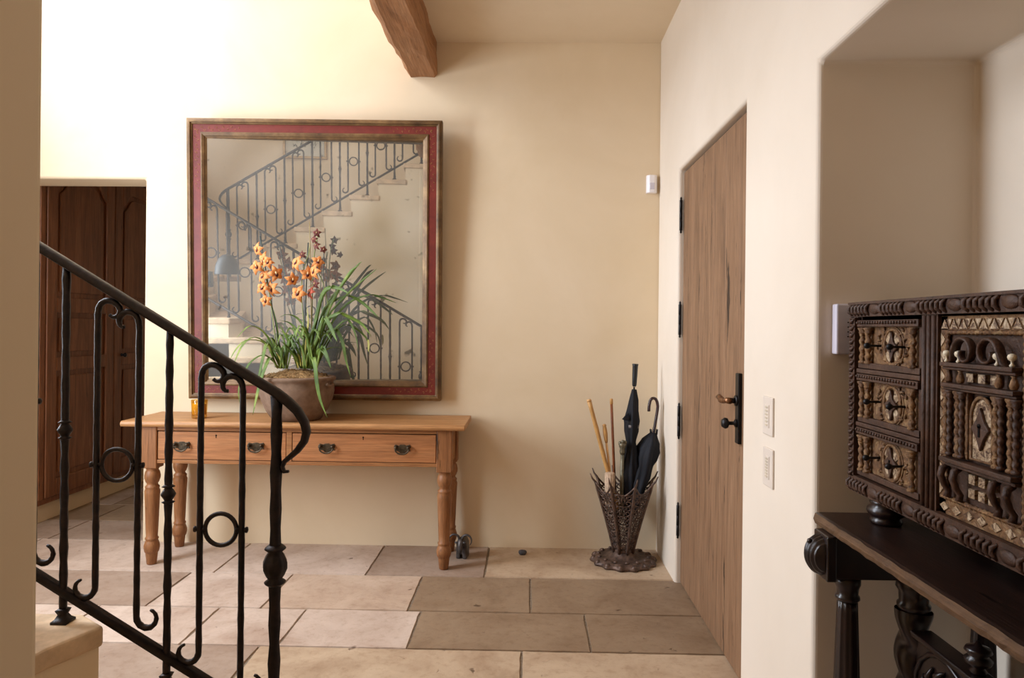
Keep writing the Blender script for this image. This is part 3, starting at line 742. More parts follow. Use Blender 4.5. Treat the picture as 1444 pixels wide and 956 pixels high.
def strap(mb, pts, w, fold=.35, twist=None):
    P = cat(pts, 18); n = len(P); vs = []
    for i, p in enumerate(P):
        t_ = i/(n-1); T = (P[min(i+1,n-1)]-P[max(i-1,0)]).normalized()
        ww = w*(.55+.45*min(1, t_*4))*(1-max(0, (t_-.55)/.45)**1.8)+.0006
        s0 = Vector((1, -.5, 0)) if twist is None else Vector(twist)
        sd = s0-T*s0.dot(T)
        sd = sd.normalized() if sd.length > .1 else T.cross(Vector((0,1,0))).normalized()
        N = T.cross(sd).normalized()
        for a, b in ((-1, fold),(-.5, fold*.35),(0, 0),(.5, fold*.35),(1, fold)): vs.append(p+sd*a*ww+N*b*ww)
        for a, b in ((1, fold-.08),(.5, fold*.35-.10),(0, -.12),(-.5, fold*.35-.10),(-1, fold-.08)): vs.append(p+sd*a*ww+N*b*ww)
    mb.add(vs, [(i*10+j, i*10+(j+1) % 10, (i+1)*10+(j+1) % 10, (i+1)*10+j) for i in range(n-1) for j in range(10)]+[tuple(range(10)), tuple((n-1)*10+j for j in range(10))])
Yc = 3.83
LV = [ # crop points, depth at each point, half width
 ([(300,690),(262,620),(215,578),(150,575),(105,615),(75,665)], (0,-.03,-.06,-.10,-.13,-.15), .0085),
 ([(305,690),(250,600),(190,560),(140,590),(112,640),(96,680)], (0,.0,-.02,-.05,-.08,-.10), .008),
 ([(300,700),(255,655),(225,640),(180,665),(150,705),(118,790),(122,860)], (0,-.05,-.1,-.15,-.18,-.2,-.2), .008),
 ([(290,700),(262,650),(240,690),(215,760),(196,840),(180,910)], (0,-.1,-.19,-.22,-.23,-.235), .011),
 ([(285,695),(258,620),(243,590),(228,650),(212,720),(200,760)], (0,-.05,-.1,-.14,-.16,-.18), .010),
 ([(310,690),(275,630),(255,590),(235,570)], (0,0,.02,.03), .009),
 ([(320,690),(300,640),(278,600),(262,560)], (0,-.02,-.02,-.03), .011),
 ([(330,690),(318,640),(295,590),(285,500),(262,400)], (0,.02,.03,.04,.05), .008),
 ([(400,700),(372,640),(330,560),(300,505)], (0,-.02,-.04,-.05), .010),
 ([(405,700),(380,620),(345,560),(302,530)], (0,.01,.02,.02), .009),
 ([(395,700),(370,650),(330,600),(305,575)], (0,-.04,-.08,-.1), .009),
 ([(430,700),(438,640),(400,560),(350,500),(298,482)], (0,.03,.04,.05,.05), .009),
 ([(440,690),(450,600),(420,530),(380,475),(335,458),(300,470)], (0,.04,.06,.07,.07,.07), .0075),
 ([(425,700),(440,600),(462,480),(490,370),(525,335),(570,340),(622,368)], (0,0,-.02,-.05,-.07,-.1,-.14), .013),
 ([(415,700),(430,640),(468,560),(495,480)], (0,-.03,-.06,-.08), .013),
 ([(440,700),(462,560),(500,430),(560,385),(620,372),(680,408),(725,450),(745,470)], (0,.0,.0,-.01,-.02,-.03,-.05,-.06), .011),
 ([(445,700),(470,600),(500,500),(560,450),(610,465),(660,490),(690,520),(712,556)], (0,-.02,-.05,-.08,-.1,-.11,-.12,-.12), .012),
 ([(450,700),(470,560),(500,470),(525,500),(545,545),(560,580)], (0,-.05,-.09,-.12,-.15,-.17), .012),
 ([(455,700),(448,650),(462,680),(470,760),(485,840),(515,920)], (-.02,-.13,-.20,-.215,-.22,-.23), .0125),
 ([(440,700),(470,630),(500,620),(520,660),(532,700)], (0,-.05,-.09,-.12,-.13), .012),
 ([(450,700),(490,630),(530,605),(585,607)], (0,0,.01,.01), .009),
 ([(455,700),(500,560),(550,520),(585,580),(600,660),(622,742)], (0,.0,-.01,-.03,-.04,-.04), .011),
 ([(450,700),(480,520),(520,400),(575,330),(650,235),(672,220)], (0,.03,.05,.06,.06,.06), .009),
 ([(455,700),(490,520),(540,390),(610,275),(640,245),(660,236)], (0,.0,-.02,-.03,-.03,-.03), .010),
 ([(455,690),(510,480),(580,390),(640,330),(700,280),(738,252)], (0,.05,.07,.07,.06,.05), .008),
 ([(460,690),(520,520),(600,410),(700,368),(760,380),(826,405)], (0,.02,.02,.0,-.02,-.04), .008),
 ([(460,700),(520,560),(600,480),(640,540),(655,620)], (0,-.02,-.05,-.08,-.09), .006),
 ([(465,700),(530,560),(600,500),(690,560),(705,640)], (0,.03,.06,.05,.04), .007),
 ([(420,700),(424,620),(400,540),(410,470)], (0,.02,.04,.05), .008),
 ([(430,700),(436,600),(450,520),(470,470)], (0,-.02,-.03,-.03), .011),
 ([(440,705),(465,620),(480,560),(474,500)], (0,-.04,-.05,-.06), .009),
 ([(380,700),(365,650),(350,630),(330,620)], (0,-.03,-.05,-.06), .007),
]
mb = MB(); random.seed(9)
for pts, dy, w in LV:
    strap(mb, [PP(x, y, Yc+d) for (x, y), d in zip(pts, dy)], w*1.02)
for i in range(30):
    side = random.choice((-1, 1, 1)); bx_ = random.uniform(290,340) if side < 0 else random.uniform(400,470)
    b = PP(bx_, 700, Yc+random.uniform(-.06,.06)); a = random.uniform(.4, 2.7) if side > 0 else random.uniform(.9, 2.9)
    L = random.uniform(.14,.32); dx = math.cos(a)*L*.6; dy = random.uniform(-.8,.55)*L*.5
    e1 = b+Vector((dx*.35, dy*.3, L*.55)); e2 = b+Vector((dx*.8, dy*.7, L*.75)); e3 = b+Vector((dx*1.2, dy, L*.55))
    e3.y = min(e3.y, 3.92); e2.y = min(e2.y, 3.92)
    strap(mb, [b, e1, e2, e3], random.uniform(.006,.009))
part('foliage', mb, M['leaf'], po, kind='stuff')
mb = MB()
for pts in ([(405,690),(402,640),(396,600)],[(395,690),(388,650),(378,630)],[(420,690),(416,600),(428,500),(424,420)],[(385,700),(372,660),(352,655)],[(318,690),(300,655),(285,630)],[(700,570),(702,600),(700,625)]):
    strap(mb, [PP(x, y, Yc-.02) for x, y in pts], .006)
part('yellow_leaf', mb, M['leaf_yellow'], po, kind='stuff')
for pts, mt, r in (([(316,690),(283,500),(262,400),(213,105)], 'stake', .0032), ([(413,640),(415,480),(422,300),(429,135)], 'stake', .0034), ([(445,650),(443,480),(440,300),(435,40)], 'cane_stake', .0024)):
    part('stake', MB().tube([PP(x, y, Yc+.01) for x, y in pts], r, 8), M[mt], po)
FS = [([(305,690),(278,540),(258,380),(240,300),(215,200),(205,165)], -.0), ([(405,690),(408,500),(400,380),(405,270),(430,190),(438,150)], -.01), ([(448,690),(445,560),(447,420),(452,250),(462,150),(478,90)], .015), ([(470,640),(520,480),(500,330),(470,260)], .03)]
for pts, d in FS: part('flower_stem', MB().tube(cat([PP(x, y, Yc+d) for x, y in pts], 20), .003, 7), M['stem'], po)
# flowers
def flower(px, py, sc, mat, face, tilt, rotz, dY=0):
    c = onY(px, py, Yc-.035+dY); R = Matrix.Rotation(face, 4, 'Z') @ Matrix.Rotation(tilt, 4, 'X') @ Matrix.Rotation(rotz, 4, 'Y')
    T = Matrix.Translation(c) @ R @ Matrix.Scale(sc, 4); mb = MB()
    for k, a in enumerate((90, 162, 18, 234, 306)):
        a = math.radians(a); L = .040 if k != 0 else .042; w = .0125 if k not in (1, 2) else .0135; vs = []
        ux, uz = math.cos(a), math.sin(a)
        for i in range(8):
            t_ = i/7; ww = w*math.sin(PI*min(1, (t_*.92+.08))**.8)+.0005; y = -.010*t_*(1-t_)*4+.012*t_*t_*(1.4 if k in (3, 4) else .6)*1-.004
            for b in (-1, -.4, .4, 1):
                vs.append(T @ Vector((ux*L*t_-uz*ww*b, y-.006*(1-abs(b)), uz*L*t_+ux*ww*b)))
        for i in range(8):
            t_ = i/7; ww = w*math.sin(PI*min(1, (t_*.92+.08))**.8)+.0005; y = -.010*t_*(1-t_)*4+.012*t_*t_*(1.4 if k in (3, 4) else .6)*1-.003
            for b in (-1, -.4, .4, 1):
                vs.append(T @ Vector((ux*L*t_-uz*ww*b, y-.006*(1-abs(b))+.0006, uz*L*t_+ux*ww*b)))
        fs = [(i*4+j, i*4+j+1, (i+1)*4+j+1, (i+1)*4+j) for i in range(7) for j in range(3)]
        fs += [tuple(32+q for q in reversed(f)) for f in fs]
        mb.add(vs, fs)
    f = part('flower', mb, M[mat], po)
    mb = MB(); mb.add([T @ Vector(p) for p in MB().sph((0,-.010,-.006), .0095, 10, (1,.9,1.1)).v], MB().sph((0,-.010,-.006), .0095, 10, (1,.9,1.1)).f)
    lp = part('lip', mb, M['lip'], f)
    s_ = MB().sph((0,-.016,.004), .0055, 8, (.8,1.2,1.4)); part('column', MB().add([T @ p for p in s_.v], s_.f), M['lip_pale'], f)
random.seed(21)
for px, py, sc, mt in ((365,352,.9,'petal'),(374,366,1.0,'petal'),(363,377,.95,'petal'),(378,371,.8,'petal'),(373,391,1.0,'petal'),(388.5,386,1.05,'petal'),(371,407,.9,'petal'),(385.5,407,1.1,'petal'),(375.5,424,.85,'petal'),
    (420,371.5,1.05,'petal'),(448,370,.9,'petal'),(433.5,386,1.0,'petal'),(445,383,1.0,'petal'),(411.5,394,.95,'petal'),(421.5,414,1.1,'petal'),(439,413,.85,'petal_pink'),
    (447,329,.6,'petal_dark'),(443.5,338,.55,'petal_dark'),(447,347,.6,'petal_dark'),(427,359,.5,'petal_dark'),(446,400,.7,'petal_dark'),(456,352,.5,'petal_dark')):
    flower(px, py, sc*1.12, mt, random.uniform(-.8,.8), random.uniform(-.4,.3), random.uniform(-.4,.4), random.uniform(-.02,.03))

# ------------------------------------------------------------------ iron figure and pebble on the floor
gp = onZ(652, 786, 0)
gf = thing('iron_figurine', 'small dark metal goat figurine with curled horns on the floor by the table leg', 'figurine', (gp.x, gp.y, 0), (0,0,-.15))
mb = MB()
prof = [(-.030,0),(-.007,0),(-.006,.026),(.006,.026),(.007,0),(.030,0),(.031,.05),(.030,.085),(.020,.108),(.008,.114),(-.008,.114),(-.020,.108),(-.030,.085),(-.031,.05)]
mb.prism(prof, -.030, .040); part('body', mb, M['lead'], gf, local=True, bev=.010, seg=3)
mb = MB().tube([(0,-.026,.112),(0,-.042,.104),(0,-.054,.080),(0,-.058,.052),(0,-.057,.040)], [.014,.018,.015,.011,.008], 12)
part('head', mb, M['lead'], gf, local=True)
for sg in (-1, 1):
    part('horn', MB().tube([(sg*(.036-.028*math.cos(a)), -.040-.004*a, .112+.030*math.sin(a)) for a in [i*.33 for i in range(13)]], [.0085-.0005*i for i in range(13)], 8), M['lead'], gf, local=True)
    part('ear', MB().sph((sg*.022,-.050,.098), .009, 8, (1.3,.5,.8)), M['lead'], gf, local=True)
pp = onZ(737, 782, 0); mb = MB().sph((0,0,.012), .022, 10, (1.2,.9,.75))
for v in mb.v: v += Vector((noise.noise(v*60), noise.noise(v*60+Vector((3,1,2))), 0))*.006; v.z = max(0, v.z)
o = part('pebble', mb, m_plain('slate_stone', (92,92,98), .7, 0, .3, .3, 60, .3), None); o.location = (pp.x, pp.y, .0); tag(o, 'small grey stone on the floor against the back wall', 'stone')

# ------------------------------------------------------------------ umbrella stand
sc_ = onZ(878.5, 789, 0); SR = .183
sc_.y = min(sc_.y, Z0-SR-.03); sc_.x = onY(879, 789, sc_.y).x
us = thing('umbrella_stand', 'brown cast iron openwork stand shaped like an upturned umbrella on a lobed base', 'umbrella stand', (sc_.x, sc_.y, 0))
mb = MB()
lob = lambda a, h: 1+.10*(abs(math.cos(7*a))**3)*(1 if h < .03 else .5 if h < .045 else 0)
mb.lathe([(.150,0),(.168,.002),(.172,.012),(.160,.022),(.150,.030),(.135,.036),(.12,.030),(.095,.030),(.080,.040),(.062,.052),(.058,.060),(.02,.062)], n=84, mod=lob)
bs = part('base', mb, M['rust_iron'], us, local=True)
mb = MB()
for i in range(14):
    a = 2*PI*i/14; mb.sph((.165*math.cos(a), .165*math.sin(a), .016), .019, 10, (1,1,.85)); mb.sph((.138*math.cos(a+.22), .138*math.sin(a+.22), .036), .012, 8, (1,1,.7))
part('lobe', mb, M['rust_iron'], bs, local=True, kind='stuff')
zt0, zt1 = .055, onY(890, 678, sc_.y).z; rt0, rt1 = .056, .168; NR = 8
rad = lambda t_: rt0+(rt1-rt0)*(t_**1.12)
def rp(k, t_, off=0): a = 2*PI*(k+.28)/NR; r = rad(t_)+off; return Vector((r*math.cos(a), r*math.sin(a), zt0+(zt1-zt0)*t_))
def pan(k, s_, t_): # s in -1..1
    A = rp(k, t_); B = rp(k+1, t_); c_ = A.lerp(B, (s_+1)/2); return c_
for k in range(NR):
    pts = [rp(k, i/12) for i in range(13)]+[rp(k, 1.05, .012), rp(k, 1.12, .016)]
    part('rib', MB().tube(pts, [.0085]*12+[.007,.005,.003], 7), M['rust_iron'], us, local=True)
    mb = MB()
    lim = lambda s_: 1-.14*(1-abs(s_)**1.6)
    mb.tube([pan(k, -1+i/7, lim(-1+i/7)) for i in range(15)], .0055, 6)
    mb.tube([pan(k, -1+i/5, .93*lim(-1+i/5)) for i in range(11)], .0025, 5)
    Hh = zt1-zt0; t_ = .06
    while t_ < .80:
        wd = (rp(k, t_)-rp(k+1, t_)).length/2; hgt = max(.034, wd*1.3)/Hh
        if t_+hgt > .88: break
        rr_ = max(.0026, wd*.08)
        for sg in (-1, 1):
            for fl_ in (0, 1):
                P = []
                for i in range(15):
                    a = -PI/2+i*.46; q = 1-.055*i
                    s_ = sg*(.46+.40*q*math.cos(a)); tt = t_+hgt*(.27+.25*q*math.sin(a)); 
                    if fl_: tt = t_+hgt-(tt-t_)
                    P.append(pan(k, max(-.97, min(.97, s_)), tt))
                mb.tube(P, rr_, 5)
        mb.tube([pan(k, 0, t_), pan(k, .18, t_+hgt*.5), pan(k, 0, t_+hgt), pan(k, -.18, t_+hgt*.5)], rr_*1.2, 5, closed=True)
        mb.tube([pan(k, -.98, t_+hgt), pan(k, 0, t_+hgt*.94), pan(k, .98, t_+hgt)], rr_, 5)
        t_ += hgt
    part('openwork_panel', mb, M['rust_iron'], us, local=True)
part('cup', MB().lathe([(.05,.055),(.055,.06),(.053,.075),(.05,.08),(.01,.08)], n=16), M['rust_iron'], us, local=True)

def stick(pxs, y0, y1, ybase):
    return [onY(px, py, y0+(y1-y0)*i/(len(pxs)-1)) for i, (px, py) in enumerate(pxs)]
SY = sc_.y
def held(name, label, cat_, pts, parts, group=None):
    base = pts[0]; r = thing(name, label, cat_, base, group=group); return r
# canes: bottom points sit in the stand
def ext(top, mid, zend=.12):
    d = (mid-top).normalized(); t_ = (zend-mid.z)/d.z; return mid+d*t_
a = onY(831, 566, SY-.02); b = onY(857, 665, SY-.02); e = ext(a, b, .30)
c_ = thing('walking_cane', 'thick pale bamboo cane leaning left in the umbrella stand', 'walking stick', e)
L = 16; mb = MB(); mb.tube([e.lerp(a, i/L) for i in range(L+1)], [.0115*(1+(.10 if i % 4 == 0 else 0)) for i in range(L+1)], 12); part('shaft', mb, M['bamboo'], c_)
part('tip', MB().tube([a, a+(a-e).normalized()*.012], [.0135,.011], 12), M['cane_light'], c_)
a = onY(852, 598, SY-.01); b = onY(860, 665, SY-.01); e = ext(a, b, .30)
c_ = thing('walking_cane', 'shorter pale wooden cane with a bulbous grip in the umbrella stand', 'walking stick', e)
d = (a-e).normalized(); part('shaft', MB().tube([e, a-d*.10], .0065, 10), M['cane_light'], c_)
part('grip', MB().tube([a-d*.105, a-d*.09, a-d*.06, a-d*.03, a-d*.012, a-d*.006, a], [.007,.010,.0125,.0115,.0095,.012,.006], 12), M['bamboo'], c_)
a = onY(862, 562, SY+.03); b = onY(866, 664, SY+.03); e = ext(a, b, .30)
c_ = thing('walking_cane', 'thin straight red-brown cane standing upright in the umbrella stand', 'walking stick', e)
d = (a-e).normalized(); part('shaft', MB().tube([e, a-d*.03], .0078, 10), M['cane_red'], c_); part('collar', MB().tube([a-d*.032,a-d*.03,a-d*.004,a], [.008,.0092,.0092,.007], 10), M['bamboo'], c_)
a = onY(878, 624, SY-.03); b = onY(877, 680, SY-.03); e = ext(a, b, .25)
c_ = thing('walking_cane', 'short cane with a knobbly grey metal head beside the tall umbrella', 'walking stick', e)
d = (a-e).normalized(); part('shaft', MB().tube([e, a-d*.06], .011, 12), M['pewter'], c_)
mb = MB().tube([a-d*.065,a-d*.05,a-d*.035,a-d*.02,a-d*.008,a], [.013,.017,.014,.020,.024,.012], 12)
mb.sph(a+Vector((-.014,0,-.004)), .011, 8); mb.sph(a+Vector((.014,0,.0)), .012, 8); mb.sph(a+Vector((0,-.01,.006)), .011, 8); part('head', mb, M['pewter'], c_)
a = onY(861, 667, SY-.05); b = onY(860, 700, SY-.05); e = ext(a, b, .33)
c_ = thing('reed_bundle', 'short pale ribbed bundle standing inside the front of the umbrella stand', 'bundle', e)
part('reeds', MB().lathe([(.022,0),(.026,.003),(.027,a.z-e.z),(.020,a.z-e.z+.003)], n=48, mod=lambda t_, h: 1+.06*math.cos(12*t_)), M['birch'], c_, local=True)
# tall umbrella
def folded(mb, P0, P1, radii, seed, folds=7):
    n = len(radii); k = 28; vs = []; d = (P1-P0); T = d.normalized(); N = Vector((1,0,0)); N = (N-T*N.dot(T)).normalized(); B = T.cross(N)
    for i, r in enumerate(radii):
        p = P0+d*(i/(n-1))
        for j in range(k):
            a = 2*PI*j/k; q = r*(1+.16*math.sin(folds*a+i*.35+seed)+.16*math.sin(3*a+i*.5+seed*2)+.14*math.sin(2*a+i*1.9+seed))
            vs.append(p+(N*math.cos(a)+B*math.sin(a))*q)
    mb.add(vs, [(i*k+j, i*k+(j+1) % k, (i+1)*k+(j+1) % k, (i+1)*k+j) for i in range(n-1) for j in range(k)]+[tuple(range(k)), tuple((n-1)*k+j for j in range(k))])
a = onY(896, 513, SY+.02); b = onY(887, 690, SY+.0); e = ext(a, b, .14)
c_ = thing('tall_umbrella', 'tall furled black umbrella with a straight handle pointing up', 'umbrella', e)
d = (a-e).normalized(); pz = lambda py: onY(896-(py-513)*.05, py, SY+.015)
part('shaft', MB().tube([e, a-d*.13], .005, 8), M['iron_black'], c_)
part('handle', MB().tube([pz(545), pz(543), pz(530), pz(516), pz(514), pz(513)], [.009,.0125,.0145,.0155,.018,.016], 14), M['plastic_black'], c_)
mb = MB(); folded(mb, pz(549), ext(a, b, .20), [.010,.022,.030,.036,.033,.026,.032,.040,.045,.042,.034,.026,.018,.010], 1)
cn = part('canopy', mb, M['fabric_black'], c_)
f1 = onY(884, 588, SY-.005); part('loose_flap', MB().prism([(f1.x-.030, f1.z-.012),(f1.x+.006,f1.z+.03),(f1.x+.014,f1.z-.004),(f1.x+.004,f1.z-.020)], SY-.02, SY-.012), M['fabric_black'], cn, bev=.003)
pb = pz(601); part('strap', MB().tube([pb-d*.008, pb+d*.008], .036, 18), m_plain('grey_strap', (120,112,108), .5), cn)
# crook umbrella
a = onY(926, 602, SY-.0); b = onY(900, 690, SY-.02); a2 = onY(921, 612, SY-.01); e = ext(a2, b, .16)
c_ = thing('crook_umbrella', 'shorter furled black umbrella with a dark crook handle at the right of the stand', 'umbrella', e)
top = [onY(px, py, SY+.0) for px, py in ((920,618),(923.5,600),(926.5,582),(927.5,572),(925.5,564),(921.5,561.5),(917.5,564),(915.5,572),(915,580))]
part('handle', MB().tube(cat(top, 24), .0085, 12), M['crook'], c_)
part('shaft', MB().tube([e, a2], .005, 8), M['iron_black'], c_)
mb = MB(); folded(mb, onY(922,610,SY-.01), ext(a2, b, .24), [.016,.044,.056,.054,.046,.042,.038,.034,.028,.020,.012], 4, 6)
cn = part('canopy', mb, M['fabric_black'], c_)
mb = MB()
for i in range(8):
    aa = 2*PI*i/8; q = onY(922,609,SY-.01)+Vector((.018*math.cos(aa), .014*math.sin(aa), .004)); mb.tube([q+Vector((0,0,-.02)), q+Vector((.004*math.cos(aa),0,.012))], [.003,.002], 6)
part('rib_tip', mb, M['iron_black'], cn, kind='stuff')

# ------------------------------------------------------------------ floor lamp and picture that the mirror shows
fl_ = thing('floor_lamp', 'dark dome-shaded floor lamp reflected at the left edge of the mirror', 'lamp', (-2.62, 2.2, 0))
part('base', MB().lathe([(.14,0),(.15,.004),(.15,.018),(.13,.028),(.02,.034)], n=32), M['lamp_grey'], fl_, local=True)
part('pole', MB().tube([(0,0,.03),(0,0,1.40),(.02,0,1.47),(.10,0,1.54),(.22,0,1.58)], .011, 10), M['lamp_grey'], fl_, local=True)
part('arm_weight', MB().box(.17,.235,-.03,.03,1.47,1.60), M['lamp_grey'], fl_, local=True, bev=.008)
part('lamp_shade', MB().lathe([(.100,1.577),(.102,1.585),(.092,1.65),(.070,1.705),(.035,1.738),(.004,1.745),(.004,1.738),(.034,1.731),(.066,1.70),(.088,1.648),(.096,1.577)], (.355,0,0), 32), M['lamp_grey'], fl_, local=True)
pf_ = thing('framed_picture', 'gold-framed picture on the stairwell wall seen in the mirror', 'picture', (-2.075, -.28, 3.13))
mb = MB()
w_, h_ = .25, .21
for x0,x1,z0,z1 in ((-w_,w_,-h_,-h_+.028),(-w_,w_,h_-.028,h_),(-w_,-w_+.028,-h_+.028,h_-.028),(w_-.028,w_,-h_+.028,h_-.028)): mb.box(x0,x1,0,.03,z0,z1)
part('frame', mb, M['frame_gold'], pf_, local=True, bev=.003)
part('print', MB().box(-w_+.02,w_-.02,.002,.010,-h_+.02,h_-.02), M['paper'], pf_, local=True)
mb = MB(); random.seed(4)
for i in range(24):
    x = random.uniform(-.14,.14); z = -.07+random.uniform(-.02,.03); mb.tube([(x,.0112,z),(x+random.uniform(-.02,.02),.0112,z+random.uniform(.0,.03))], .003, 4)
mb.tube([(-.04,.0112,-.05),(-.03,.0112,.10)], .003, 4); mb.tube([(.03,.0112,-.05),(.05,.0112,.08)], .003, 4)
part('drawing', mb, M['ink'], pf_, local=True, kind='stuff')
# ------------------------------------------------------------------ dark stand in the niche
TT = .835; TXF, TXB = .742, 1.165; TYF, TYN = 1.80, .60
stt = thing('niche_stand', 'dark carved wooden stand with turned and twisted columns in the wall niche', 'table', ((TXF+TXB)/2, (TYF+TYN)/2, 0))
mb = MB(); n = 70; vs = []
for i in range(n+1):
    y = TYF+(TYN-TYF)*i/n; q = .003*noise.noise(Vector((y*22, 0, 0))); q2 = .004*noise.noise(Vector((y*35, 5, 0)))
    vs += [(TXF+.004+q, y, TT-.028+q2*.5), (TXF+q2, y, TT-.016), (TXF+.004+q, y, TT-.002+q*.3), (TXF+.012, y, TT), (TXB, y, TT), (TXB, y, TT-.028)]
mb.smooth = False
for i in range(n):
    for j in range(6):
        mb.cur = 1 if j < 2 else 0
        mb.add([], []) ; a = i*6+j; b = i*6+(j+1) % 6
        mb.f.append([a, b, b+6, a+6]); mb.m.append(mb.cur); mb.sm.append(False)
mb.v = [Vector(p) for p in vs]; mb.f.append([5,4,3,2,1,0]); mb.m.append(1); mb.sm.append(False); mb.f.append([n*6+j for j in range(6)]); mb.m.append(1); mb.sm.append(False)
part('table_top', mb, [M['dark'], M['dark_edge']], stt)
def fluted(cx, cy, ztop, zbot):
    H_ = ztop-zbot; mb = MB()
    pf = [(.030,ztop),(.030,ztop-.02),(.026,ztop-.03),(.024,ztop-.045),(.028,ztop-.050),(.029,ztop-.056),(.023,ztop-.062)]
    mb.lathe(pf, (cx, cy, 0), 24)
    m = 22; prof = [(.022+.0075*math.sin(min(1, i/m*1.35)*PI/2), ztop-.062-(H_-.16)*i/m) for i in range(m+1)]
    mb.lathe(prof, (cx, cy, 0), 40, mod=lambda a, h: 1+.13*abs(math.cos(6*a))-.06)
    zb_ = ztop-.062-(H_-.16)
    mb.lathe([(.026,zb_),(.034,zb_-.01),(.030,zb_-.02),(.036,zb_-.035),(.030,zb_-.05),(.036,zbot+.01),(.036,zbot)], (cx, cy, 0), 24)
    return mb
def twisted(cx, cy, ztop, zbot, r=.034):
    mb = MB(); mb.lathe([(.036,ztop),(.040,ztop-.02),(.034,ztop-.03),(.032,ztop-.055),(.037,ztop-.060),(.037,ztop-.068),(.032,ztop-.075)], (cx, cy, 0), 24)
    m = 90; a0 = ztop-.075; b0 = zbot+.08
    vs = []; k = 24
    for i in range(m+1):
        h = a0+(b0-a0)*i/m
        for j in range(k):
            a = 2*PI*j/k; q = r*(1+.17*math.cos(2*a+h*62)); vs.append((cx+q*math.cos(a), cy+q*math.sin(a), h))
    mb.add(vs, [(i*k+j, i*k+(j+1) % k, (i+1)*k+(j+1) % k, (i+1)*k+j) for i in range(m) for j in range(k)])
    mb.lathe([(.032,b0),(.040,b0-.01),(.034,b0-.025),(.042,b0-.045),(.042,zbot)], (cx, cy, 0), 24)
    return mb
shx = .700
for cy in (1.722, .68):
    zb = .700
    bm_ = part('end_beam', MB().box(.748, 1.155, cy-.032, cy+.032, zb, TT-.028), M['dark_gloss'], stt, bev=.004)
    part('end_block', MB().box(.728, .752, cy-.040, cy+.040, zb-.004, TT-.030), M['dark_gloss'], bm_, bev=.004)
    mb = MB(); k = 26; vs = []
    for i in range(k+1):                        # ribbed shell on the beam end
        u = -1+2*i/k; rr = 1+.05*math.cos(u*PI*6)
        for j in range(15):
            a = -PI/2+PI*j/14; w = math.sqrt(max(0, 1-u*u*.55))
            vs.append((.732-.040*math.cos(a)*w*rr, cy+u*.030, .752+.048*math.sin(a)*w*rr))
    mb.add(vs, [(i*15+j, i*15+j+1, (i+1)*15+j+1, (i+1)*15+j) for i in range(k) for j in range(14)]+[tuple(range(15)), tuple((k*15+j) for j in reversed(range(15)))])
    mb.sph((.700, cy-.004, .785), .007, 8)
    part('shell', mb, M['dark_gloss'], bm_)
    part('leg', fluted(.795, cy, .702, .06), M['dark_gloss'], stt)
    part('leg', fluted(1.125, cy, .702, .06), M['dark_gloss'], stt)
    part('twisted_column', twisted(.945, cy-.02, .702, .06, .036), M['dark_gloss'], stt)
    part('foot_runner', MB().box(.735, 1.165, cy-.045, cy+.035, 0, .062), M['dark_gloss'], stt, bev=.008)
# carved bridge between the columns with turned finials
BXc = .945; zt_ = .592
mb = MB(); mb.box(BXc-.012, BXc+.012, .72, 1.67, .30, zt_-.012)
br2_ = part('bridge_panel', mb, M['dark_gloss'], stt, bev=.003)
part('bridge_cap', MB().box(BXc-.026, BXc+.026, .72, 1.672, zt_-.014, zt_), M['dark_gloss'], br2_, bev=.004)
mb = MB(); random.seed(8)
for yy in (1.56, 1.32, 1.08, .84):
    for rr_, n_ in ((.075, 12), (.045, 9)):
        for i in range(n_):
            a = 2*PI*i/n_; c0_ = Vector((BXc-.013, yy+rr_*.55*math.cos(a), .46+rr_*.55*math.sin(a))); c1_ = Vector((BXc-.020, yy+rr_*.95*math.cos(a+.35), .46+rr_*.95*math.sin(a+.35))); c2_ = Vector((BXc-.014, yy+rr_*1.15*math.cos(a+.6), .46+rr_*1.15*math.sin(a+.6)))
            mb.tube([c0_, c1_, c2_], [.004,.009,.003], 7)
    mb.sph((BXc-.014, yy, .46), .020, 12, (.6,1,1))
    mb.tube([(BXc-.014, yy+.11*math.cos(a*PI/9), .46+.115*math.sin(a*PI/9)) for a in range(18)], .006, 6, closed=True)
part('carving', mb, M['dark_gloss'], br2_, kind='stuff')
for yy in (1.462, 1.23, 1.0, .8):
    part('finial', MB().lathe([(.012,zt_-.002),(.017,zt_+.006),(.011,zt_+.014),(.024,zt_+.022),(.027,zt_+.030),(.020,zt_+.037),(.018,zt_+.040),(.026,zt_+.047),(.023,zt_+.054),(.008,zt_+.059),(.003,zt_+.068)], (BXc, yy, 0), 20), M['dark_gloss'], br2_)

# ------------------------------------------------------------------ carved cabinet on the stand
XC = .83; CY = 1.775; CZ = .902; CH = .468
s_of = lambda px, py=520: CY-onX(px, py, XC).y
cab = thing('carved_cabinet', 'antique carved walnut cabinet with gilded drawers and a bone-inlaid central door on the stand', 'cabinet', (XC, CY, CZ), (0,0,-PI/2))
DS0, DS1 = .034, .303; DV1 = .366; KS = s_of(1387); DE = 2*KS-DV1; DVb = DE+(DV1-DS1); DSb0 = DVb; CL = DVb+(DS1-DS0)+DS0; CD = .33
P_ = lambda nm, mb, mt, pa=cab, **k: part(nm, mb, M[mt], pa, local=True, **k)
mb = MB(); fr = .020
mb.box(.004, CL-.004, .006, CD, .004, .030).box(.004, CL-.004, .006, CD, CH-.030, CH-.002).box(.004, .028, .006, CD, .03, CH-.03).box(CL-.028, CL-.004, .006, CD, .03, CH-.03).box(.02, CL-.02, CD-.015, CD, .02, CH-.02)
P_('carcase', mb, 'carved', bev=.002)
z0i, z1i = .038, CH-.036; dh = (z1i-z0i)/3
